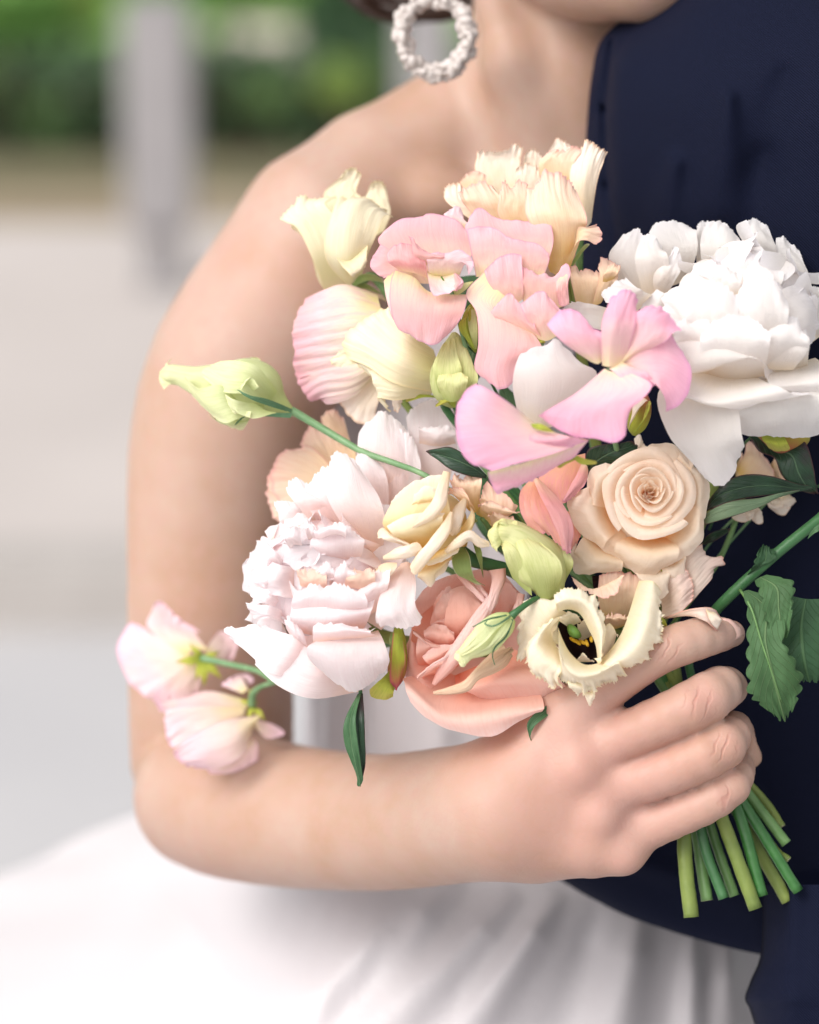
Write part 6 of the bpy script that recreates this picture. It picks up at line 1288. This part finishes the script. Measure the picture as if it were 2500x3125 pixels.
petal(f, 'creamopen', H11, [(6, [(1360, 800), (1440, 820), (1530, 830)]), (6, [(1370, 850), (1450, 870), (1550, 870)]), (2, [(1400, 880), (1430, 920), (1480, 880), (1530, 890)])], ruf=0.8, jag=1.5, nv=18, dz=13)
petal(f, 'creamopen', H11, [(3, [(1470, 880), (1500, 890), (1545, 880)]), (4, [(1480, 920), (1510, 925), (1545, 920)]), (3, [(1510, 985), (1520, 984), (1540, 930)])], ruf=0.5, nv=10, dz=13)
# inner petals round the heart
petal(f, 'creamopen', H11, [(-10, [(1380, 470), (1420, 440), (1460, 430)]), (-2, [(1310, 420), (1370, 390), (1440, 400)]), (0, [(1300, 400), (1350, 370), (1400, 365), (1445, 390)])], ruf=0.8, jag=1, nv=18, dz=13)
petal(f, 'creamopen', H11, [(-16, [(1440, 560), (1480, 540), (1520, 520)]), (-8, [(1430, 470), (1480, 440), (1530, 430)]), (-4, [(1430, 440), (1470, 410), (1510, 440), (1530, 500)])], ruf=0.8, nv=14, dz=13)
petal(f, 'creamopen', J17, [(-14, [(300, 480), (330, 440), (360, 400)]), (-6, [(290, 400), (370, 330), (400, 300)]), (-2, [(300, 300), (340, 220), (390, 270), (400, 320)])], nv=12, dz=13)
petal(f, 'creamopen', H11, [(-16, [(1340, 620), (1330, 560), (1350, 480)]), (-8, [(1300, 610), (1270, 540), (1280, 470)]), (-4, [(1310, 600), (1258, 520), (1290, 450)])], nv=12, dz=13)
petal(f, 'creamopen', H11, [(-12, [(1420, 690), (1480, 690), (1530, 690)]), (-6, [(1430, 670), (1480, 660), (1540, 690)]), (-4, [(1440, 655), (1470, 632), (1500, 670), (1530, 690)])], ruf=0.5, nv=12, dz=13)
sheet('throat', f, MT['throat'], H11, [(-4, [(1330, 400), (1280, 520), (1380, 660)]), (-20, [(1420, 400), (1400, 540), (1460, 680)]), (-20, [(1500, 420), (1500, 560), (1540, 690)]), (-4, [(1540, 440), (1590, 560), (1580, 690)])], nu=10, nv=10, dz=11)  # dark sheet paints the shade of the gap between the petals
for (x, y, a, ln) in ((1400, 545, 0.6, 44), (1430, 560, 0.7, 40), (1462, 560, 0.5, 36), (1490, 565, 1.2, 38), (1520, 540, 1.4, 30)):
    c, s = math.cos(a), math.sin(a)
    ptube('anther', f, MT['anther'], H11, [(x - c*ln*0.6, y - s*ln*0.6, 3, 5), (x - c*ln*0.3, y - s*ln*0.3, 5, 11), (x + c*ln*0.3, y + s*ln*0.3, 6, 12), (x + c*ln*0.6, y + s*ln*0.6, 4, 6)], seg=8, n=10)
ptube('stigma', f, MT['stigma'], H11, [(1375, 455, 5, 10), (1385, 470, 9, 24), (1410, 500, 11, 30), (1435, 518, 9, 18), (1442, 522, 7, 6)], seg=14, n=16, lobes=2, lamp=0.25)
stem(f, MT['stemlight'], H11(1460, 580, -20), 1.6, 11, via=((1860, 1980, -28),))

# --- peach lisianthus under the cream rose ---------------------------------------------------
f = flower('lisianthus', 'peach lisianthus with dusty pink rims, wedged under the open cream rose', 'flower', G17, 520, 1400, -16)
for mt, rows in (('peach', [(-8, [(200, 1300), (250, 1310), (320, 1290)]), (2, [(120, 1220), (240, 1290), (430, 1200)]), (4, [(78, 1210), (130, 1280), (190, 1310), (290, 1350), (400, 1320), (440, 1190)])]),
                 ('peach', [(-14, [(300, 1500), (390, 1520), (500, 1480)]), (-6, [(270, 1340), (400, 1360), (560, 1320)]), (-10, [(280, 1180), (420, 1170), (560, 1190)])]),
                 ('peach', [(-10, [(310, 1540), (390, 1550), (470, 1520)]), (0, [(320, 1490), (390, 1490), (470, 1490)]), (-2, [(330, 1460), (390, 1450), (460, 1480)])]),
                 ('dusty', [(-18, [(680, 1490), (720, 1400), (680, 1300)]), (-8, [(850, 1410), (880, 1250), (830, 1080)]), (-10, [(1000, 1240), (1000, 1150), (940, 1000)]), (-14, [(1028, 1200), (1015, 1140), (1080, 1130), (1112, 1125), (1075, 1065), (1000, 1100), (955, 1040), (985, 990)])]),
                 ('dusty', [(-14, [(680, 1480), (690, 1400), (640, 1330)]), (-4, [(800, 1450), (800, 1300), (740, 1200)]), (-6, [(900, 1360), (900, 1250), (840, 1120)])]),
                 ('throat', [(-16, [(230, 1200), (280, 1200), (340, 1190)]), (-16, [(240, 1290), (280, 1290), (340, 1260)])])):  # last sheet is dark to paint the shade in the frill's holes
    petal(f, mt, G17, rows, ruf=1.6, jag=1.5, nv=36, rib=0.15)
sheet('sepal', f, MT['lime'], G17, [(4, [(682, 1440), (690, 1470)]), (6, [(690, 1500), (720, 1510)]), (4, [(715, 1560), (728, 1558)])], nu=8, nv=6)
stem(f, MT['stemgreen'], G17(500, 1450, -20), 1.5, 8, via=((1960, 1930, -30),))

# --- small things at the right -------------------------------------------------------------------
f = flower('lisianthus', 'little peach frilled lisianthus between the pink sweet peas and the white peony', 'flower', C17, 180, 700, -22)
for rows in ([(-18, [(130, 720), (200, 730), (290, 700)]), (-12, [(90, 540), (180, 560), (300, 560)]), (-16, [(82, 470), (110, 438), (150, 485), (210, 478), (260, 490), (300, 470)])],
             [(-16, [(230, 720), (290, 700), (320, 640)]), (-10, [(280, 520), (340, 540), (400, 540)]), (-14, [(262, 470), (290, 400), (340, 405), (380, 440), (428, 455), (400, 490)])],
             [(-10, [(300, 560), (330, 560), (380, 540)]), (-6, [(310, 500), (360, 490), (410, 490)]), (-10, [(340, 450), (380, 440), (425, 450)])]):
    petal(f, 'peach', C17, rows, ruf=1.2, jag=1.4, nv=24)
sheet('sepal', f, MT['sepal'], C17, [(-24, [(100, 720), (150, 720)]), (-22, [(80, 600), (130, 640)]), (-24, [(80, 520), (95, 530)])], nu=8, nv=6)
stem(f, MT['stemlight'], C17(180, 700, -26), 1.4, None, via=((1800, 1300, -46), (1950, 1750, -36)))
f = flower('lisianthus', 'pale peach petals half hidden behind the dark leaves at the right edge', 'flower', G17, 1300, 520, -46)
for rows in ([(-44, [(1300, 620), (1220, 560), (1180, 500)]), (-40, [(1420, 560), (1330, 460), (1240, 380)]), (-42, [(1430, 490), (1380, 430), (1300, 330), (1240, 300)])],
             [(-48, [(1200, 620), (1180, 560), (1170, 480)]), (-44, [(1340, 600), (1240, 500), (1220, 400)]), (-44, [(1420, 500), (1340, 530), (1230, 480), (1200, 380)])],
             [(-46, [(1380, 600), (1400, 540), (1400, 480)]), (-42, [(1480, 580), (1470, 480), (1440, 420)]), (-44, [(1510, 570), (1500, 480), (1450, 400)])]):
    petal(f, 'peach', G17, rows, ruf=1.0, jag=1, nv=18)
stem(f, MT['stemgreen'], G17(1250, 600, -48), 1.2, None, via=((2200, 1700, -46),))
for lab, pl in (('white blossom with four blunt petals hanging just below the long dark leaf', [
        [(-34, [(1250, 745), (1260, 750), (1270, 745)]), (-30, [(1180, 790), (1220, 790), (1275, 790)]), (-32, [(1150, 805), (1175, 840), (1230, 850), (1280, 840)])],
        [(-34, [(1270, 745), (1285, 750), (1310, 740)]), (-29, [(1280, 800), (1320, 800), (1350, 780)]), (-31, [(1285, 840), (1320, 862), (1355, 858), (1362, 820)])],
        [(-32, [(1250, 750), (1275, 760), (1300, 745)]), (-26, [(1245, 790), (1275, 800), (1310, 780)]), (-28, [(1240, 830), (1270, 840), (1290, 820)])]]),
                ('white blossom nearer the right edge, tucked below the tip of the dark leaf', [
        [(-40, [(1400, 690), (1440, 680), (1480, 660)]), (-36, [(1390, 740), (1450, 730), (1520, 720)]), (-38, [(1420, 780), (1500, 805), (1530, 760)])],
        [(-40, [(1470, 670), (1500, 660), (1530, 665)]), (-35, [(1470, 730), (1520, 710), (1560, 690)]), (-37, [(1480, 770), (1540, 745), (1572, 715)])],
        [(-38, [(1400, 700), (1430, 720), (1470, 700)]), (-34, [(1380, 720), (1430, 750), (1490, 740)]), (-36, [(1400, 740), (1440, 770), (1490, 760)])]])):
    f = thing('blossom', lab, 'flower', W(np.array(G17(*pl[0][0][1][1][:2], -36))), 'small white blossoms below the dark leaf')
    for rows in pl: petal(f, 'peachpale', G17, rows, cup=1.0, nv=12, nu=10)
    a = pl[0][0][1][1]
    ptube('stem', f, MT['stempale'], G17, [(a[0], a[1], -36, 9), (a[0] - 60, a[1] + 40, -44, 8), (a[0] - 300, a[1] + 300, -50, 8), (800, 1400, -40, 8)], seg=8)

def pbud(label, F, pts, scales):
    f = thing('peony_bud', label, 'bud', W(np.array(F(pts[0][0], pts[0][1], pts[0][2]))))
    ptube('petal', f, MT['budred'], F, pts, seg=20, n=26, lobes=3, lamp=0.05)
    for mt, rows in scales: sheet('scale', f, MT[mt], F, rows, nu=12, nv=10, cup=1.0)
    return f
f = pbud('round green peony bud with a reddish flush under the white peony, right edge', G17, [(1490, 200, -22, 60), (1490, 240, -20, 150), (1490, 300, -19, 165), (1485, 350, -19, 110), (1480, 380, -20, 30)],
     [('lime', [(-4, [(1340, 260), (1400, 270), (1480, 260)]), (0, [(1360, 320), (1430, 330), (1520, 330)]), (-8, [(1400, 365), (1460, 380), (1540, 375)])])])
f = pbud('slim red-edged peony bud between the front sweet pea and the white peony', G17, [(510, 270, -6, 20), (520, 220, -4, 60), (545, 140, -2, 72), (560, 60, -2, 60), (570, 10, -4, 26)],
     [('peachpale', [(6, [(470, 240), (480, 210), (500, 180)]), (8, [(480, 180), (520, 120), (560, 80)]), (4, [(510, 40), (560, 30), (600, 50)])]), ('lime', [(4, [(500, 260), (530, 240), (560, 200)]), (7, [(560, 180), (600, 130), (615, 80)]), (2, [(590, 60), (610, 55), (620, 60)])])])
f = pbud('red and lime peony bud hanging between the blush peony and the salmon rose', H11, [(250, 470, -10, 30), (250, 560, -8, 50), (245, 680, -8, 62), (235, 780, -10, 56), (225, 850, -12, 24)],
     [('budred', [(-2, [(215, 500), (250, 510), (285, 560)]), (3, [(200, 640), (250, 650), (298, 660)]), (2, [(195, 790), (240, 800), (290, 740)]), (-2, [(215, 850), (235, 880), (245, 860)])]),
      ('lime', [(-4, [(190, 750), (220, 800), (235, 850)]), (0, [(120, 820), (160, 860), (220, 890)]), (-4, [(48, 880), (70, 925), (160, 942), (215, 920)])]),
      ('sepal', [(-4, [(200, 500), (215, 500)]), (-1, [(190, 560), (215, 570)]), (-3, [(205, 620), (212, 620)])])])

# --- leaves -------------------------------------------------------------------------------
def leaf(label, mats, F, sheets, group=None, st=None):
    a = sheets[0][0][1][0]
    f = thing('leaf', label, 'leaf', W(np.array(F(a[0], a[1], sheets[0][0][0]))), group)
    for mt, rows in zip(mats, sheets): sheet('blade', f, MT[mt], F, rows, nu=20, nv=11, warp=0.8, ruf=0.5, solid=0.3)
    if st: ptube('petiole', f, MT[st[0]], F, st[1], seg=8)
    return f
leaf('dark green leaf with a purple tip, pointing left beneath the front sweet pea', ['leafdark'], F11, [[(2, [(830, 325), (830, 335), (825, 345)]), (6, [(720, 215), (735, 260), (720, 330)]), (6, [(600, 140), (610, 200), (600, 290)]), (4, [(500, 150), (505, 180), (510, 225)]), (2, [(430, 162), (432, 168), (435, 175)])]], st=('stemdark', [(825, 335, 2, 8), (900, 420, -10, 8), (1100, 700, -28, 9)]))
leaf('narrow dark leaf hanging straight down under the blush peony', ['leafdark', 'leafgreen'], Frame(0, 0, 1.0), [
    [(0, [(1098, 2115), (1102, 2116), (1108, 2117)]), (6, [(1082, 2190), (1096, 2190), (1112, 2190)]), (6, [(1088, 2260), (1104, 2262), (1114, 2262)]), (4, [(1096, 2330), (1106, 2332), (1115, 2332)]), (0, [(1096, 2396), (1098, 2397), (1100, 2398)])],
    [(2, [(1092, 2118), (1097, 2118), (1102, 2117)]), (9, [(1052, 2200), (1068, 2196), (1086, 2190)]), (9, [(1050, 2262), (1070, 2262), (1092, 2262)]), (7, [(1068, 2320), (1082, 2326), (1102, 2334)]), (3, [(1088, 2375), (1098, 2380), (1108, 2376)]), (2, [(1090, 2402), (1095, 2398), (1098, 2392)])]], st=('stemdark', [(1100, 2118, 0, 6), (1106, 2080, -8, 6), (1160, 1980, -26, 6)]))
leaf('long dark peony leaf folded to show its pale underside, right of the cream rose', ['leafdark', 'leafunder'], G17, [
    [(-16, [(1725, 605), (1722, 612), (1720, 620)]), (-12, [(1600, 600), (1590, 620), (1580, 650)]), (-9, [(1420, 548), (1410, 600), (1400, 670)]), (-8, [(1240, 535), (1230, 620), (1200, 700)]), (-10, [(1100, 590), (1060, 680), (1030, 760)]), (-14, [(980, 720), (960, 780), (940, 840)])],
    [(-12, [(1600, 635), (1590, 645), (1560, 655)]), (-6, [(1480, 655), (1470, 670), (1460, 685)]), (-3, [(1330, 690), (1330, 720), (1330, 752)]), (-3, [(1150, 710), (1150, 760), (1150, 812)]), (-6, [(1020, 765), (1020, 810), (1020, 850)]), (-10, [(950, 820), (945, 845), (940, 870)])]],
    st=('stemdark', [(1720, 612, -16, 10), (1800, 640, -26, 10), (1900, 800, -40, 10)]))
leaf('dark peony leaf hanging below the round bud at the right edge', ['leafdark'], G17, [[(-20, [(1270, 290), (1310, 280), (1360, 270)]), (-16, [(1330, 380), (1420, 380), (1560, 320)]), (-12, [(1430, 420), (1520, 430), (1640, 330)]), (-12, [(1480, 540), (1570, 520), (1690, 490)]), (-14, [(1580, 630), (1640, 610), (1705, 590)]), (-18, [(1715, 662), (1720, 662), (1722, 658)])]], st=('stemdark', [(1280, 285, -20, 9), (1200, 400, -40, 9), (1000, 900, -46, 9)]))
leaf('shaded dark leaf between the front sweet pea and the cream rose', ['leafdark'], G17, [[(-14, [(180, 500), (190, 520), (220, 530)]), (-12, [(200, 380), (280, 440), (360, 470)]), (-10, [(280, 340), (380, 390), (460, 440)]), (-12, [(400, 330), (470, 360), (520, 400)]), (-16, [(500, 310), (515, 330), (520, 350)])]], st=('stemdark', [(190, 515, -14, 9), (260, 700, -30, 9), (500, 1300, -32, 9)]))
leaf('small dark leaf in the shadow right of the cream rose, above the hand', ['leafdark'], G17, [[(-30, [(950, 990), (955, 1000)]), (-26, [(1000, 930), (1020, 980)]), (-26, [(1070, 900), (1090, 940)]), (-28, [(1135, 890), (1138, 900)])]], st=('stemdark', [(952, 995, -30, 8), (900, 1200, -34, 8), (800, 1500, -32, 8)]))
for lab, (x, y), (dx, dy), dd in (('shadowed green leaf in the gap beside the tiny lime bud', (1440, 1090), (40, -150), -44), ('shadowed green leaf behind the curled centre of the open pink sweet pea', (1400, 900), (120, -60), -40),
        ('shadowed green leaf deep between the coral flower and the small cream rose', (1500, 1560), (60, 150), -44), ('shadowed green leaf behind the long white petal in the middle', (1590, 1330), (-60, -160), -46)):
    Fq = Frame(x, y, 1.0); nx, ny = -dy * 0.36, dx * 0.36
    leaf(lab, ['leafgreen'], Fq, [[(dd, [(-dx*0.9 - nx*.1, -dy*0.9 - ny*.1), (-dx*0.9, -dy*0.9), (-dx*0.9 + nx*.1, -dy*0.9 + ny*.1)]), (dd, [(-nx, -ny), (0, 0, 3), (nx, ny)]), (dd, [(dx*0.5 - nx*.7, dy*0.5 - ny*.7), (dx*.5, dy*.5, 3), (dx*0.5 + nx*.7, dy*0.5 + ny*.7)]), (dd, [(dx - nx*.05, dy - ny*.05), (dx, dy), (dx + nx*.05, dy + ny*.05)])]])
# scented geranium leaves on their thick stem
ger = thing('geranium_sprig', 'thick hairy green stem with soft scalloped leaves, right edge beside the fingers', 'foliage', W(np.array(G17(1050, 1430, -20))))
ptube('stem', ger, MT['stemdark'], G17, [(1900, 640, -18, 36), (1790, 760, -12, 36), (1725, 830, -10, 36), (1500, 1010, -8, 36), (1280, 1200, -10, 37), (1120, 1350, -14, 37), (1030, 1450, -20, 36), (860, 1700, -30, 30), (1000, 2250, -30, 28)], seg=14, n=50)
def gleaf(mat, F, rows, sc=9, pts=None):
    o = sheet('leaf', ger, MT[mat], F, rows, nu=72, nv=41, ruf=1.4, rf=3, side=0.8, warp=1.2)
    if pts: ptube('petiole', ger, MT['stemgreen'], F, pts, seg=8)
    # scalloped rim: pull the outer columns in by a saw of the leaf's own length
    me = o.data; nu, nv = 72, 41
    co = np.empty(nu * nv * 3, np.float32); me.vertices.foreach_get('co', co); G = co.reshape(nu, nv, 3).copy()
    u = np.linspace(0, 1, nu)
    for j in range(nv):
        e = abs(2 * j / (nv - 1) - 1)
        if e > 0.7:
            saw = (1 - np.abs(np.sin(np.pi * u * sc)) ** 0.7) * 0.24 * ((e - 0.7) / 0.3) ** 1.3 * np.clip(u * 5, 0, 1)
            mid = G[:, nv // 2]
            G[:, j] = G[:, j] + (mid - G[:, j]) * saw[:, None]
    v = np.linspace(0, 1, nv)
    tipw = np.clip((u - 0.8) / 0.2, 0, 1)[:, None]
    saw = 1 - np.abs(np.sin(np.pi * v * 5)) ** 0.7
    G = G + (G[-16:-15] - G) * (tipw * 0.22 * saw[None, :])[..., None] * (tipw > 0)[..., None]
    me.vertices.foreach_set('co', G.reshape(-1)); me.update()
gleaf('geraniumdark', J17, [(-6, [(1540, 40), (1640, 60), (1740, 60)]), (-4, [(1400, 260), (1600, 230), (1820, 220)]), (0, [(1400, 440), (1600, 400), (1840, 380)]), (0, [(1460, 540), (1620, 520), (1820, 500)]), (-4, [(1560, 600), (1660, 610), (1760, 590)])], 7)
gleaf('geranium', J17, [(4, [(1225, 10), (1240, 5), (1262, 0)]), (6, [(1248, 160), (1290, 140), (1500, 90)]), (9, [(1245, 340), (1340, 320), (1500, 330)]), (10, [(1244, 520), (1390, 470), (1560, 440)]), (9, [(1250, 680), (1430, 590), (1630, 590)]), (6, [(1320, 740), (1460, 690), (1592, 720)]), (2, [(1440, 830), (1500, 868), (1560, 820)])], 8, pts=[(1205, 0, -6, 10), (1245, 60, 3, 10), (1290, 150, 7, 8), (1340, 320, 9, 7), (1390, 470, 10, 6), (1430, 590, 9, 4), (1480, 740, 6, 3)])
gleaf('geranium', J17, [(0, [(1300, -60), (1330, -80), (1380, -100)]), (6, [(1330, 30), (1440, -10), (1560, -60)]), (8, [(1360, 180), (1460, 120), (1560, 60)]), (8, [(1390, 260), (1470, 220), (1550, 170)]), (4, [(1440, 350), (1470, 345), (1490, 320)])], 6)
gleaf('geraniumdark', G17, [(-8, [(1250, 1200), (1270, 1190), (1290, 1170)]), (-4, [(1290, 1120), (1370, 1110), (1440, 1090)]), (-6, [(1330, 1010), (1370, 1000), (1420, 1030)])], 4)
sheet('leaflet', ger, MT['leafgreen'], G17, [(-4, [(1660, 930), (1650, 960)]), (0, [(1700, 880), (1700, 920)]), (-2, [(1760, 850), (1770, 880)])], nu=9, nv=7)
# dropped petal lying on the forefinger
f = thing('loose_petal', 'single curled pale peach petal lying on the forefinger', 'petal', W(np.array(J17(900, 180, 12))))
o = sheet('petal', f, MT['dusty'], J17, [(2, [(712, 190), (720, 188), (735, 185)]), (9, [(830, 140), (850, 155), (880, 170)]), (13, [(930, 118), (960, 165), (975, 205)]), (12, [(1000, 118), (1010, 180), (1030, 250)]), (8, [(1058, 145), (1075, 190), (1085, 200), (1062, 280)])], nu=16, nv=12, ruf=0.6, solid=0.4)
o = sheet('petal_tip', f, MT['peachpale'], J17, [(13, [(980, 120), (1000, 140), (1040, 150)]), (15, [(1000, 190), (1040, 190), (1080, 190)]), (13, [(1040, 250), (1060, 265), (1080, 200)])], nu=9, nv=8, solid=0.4)
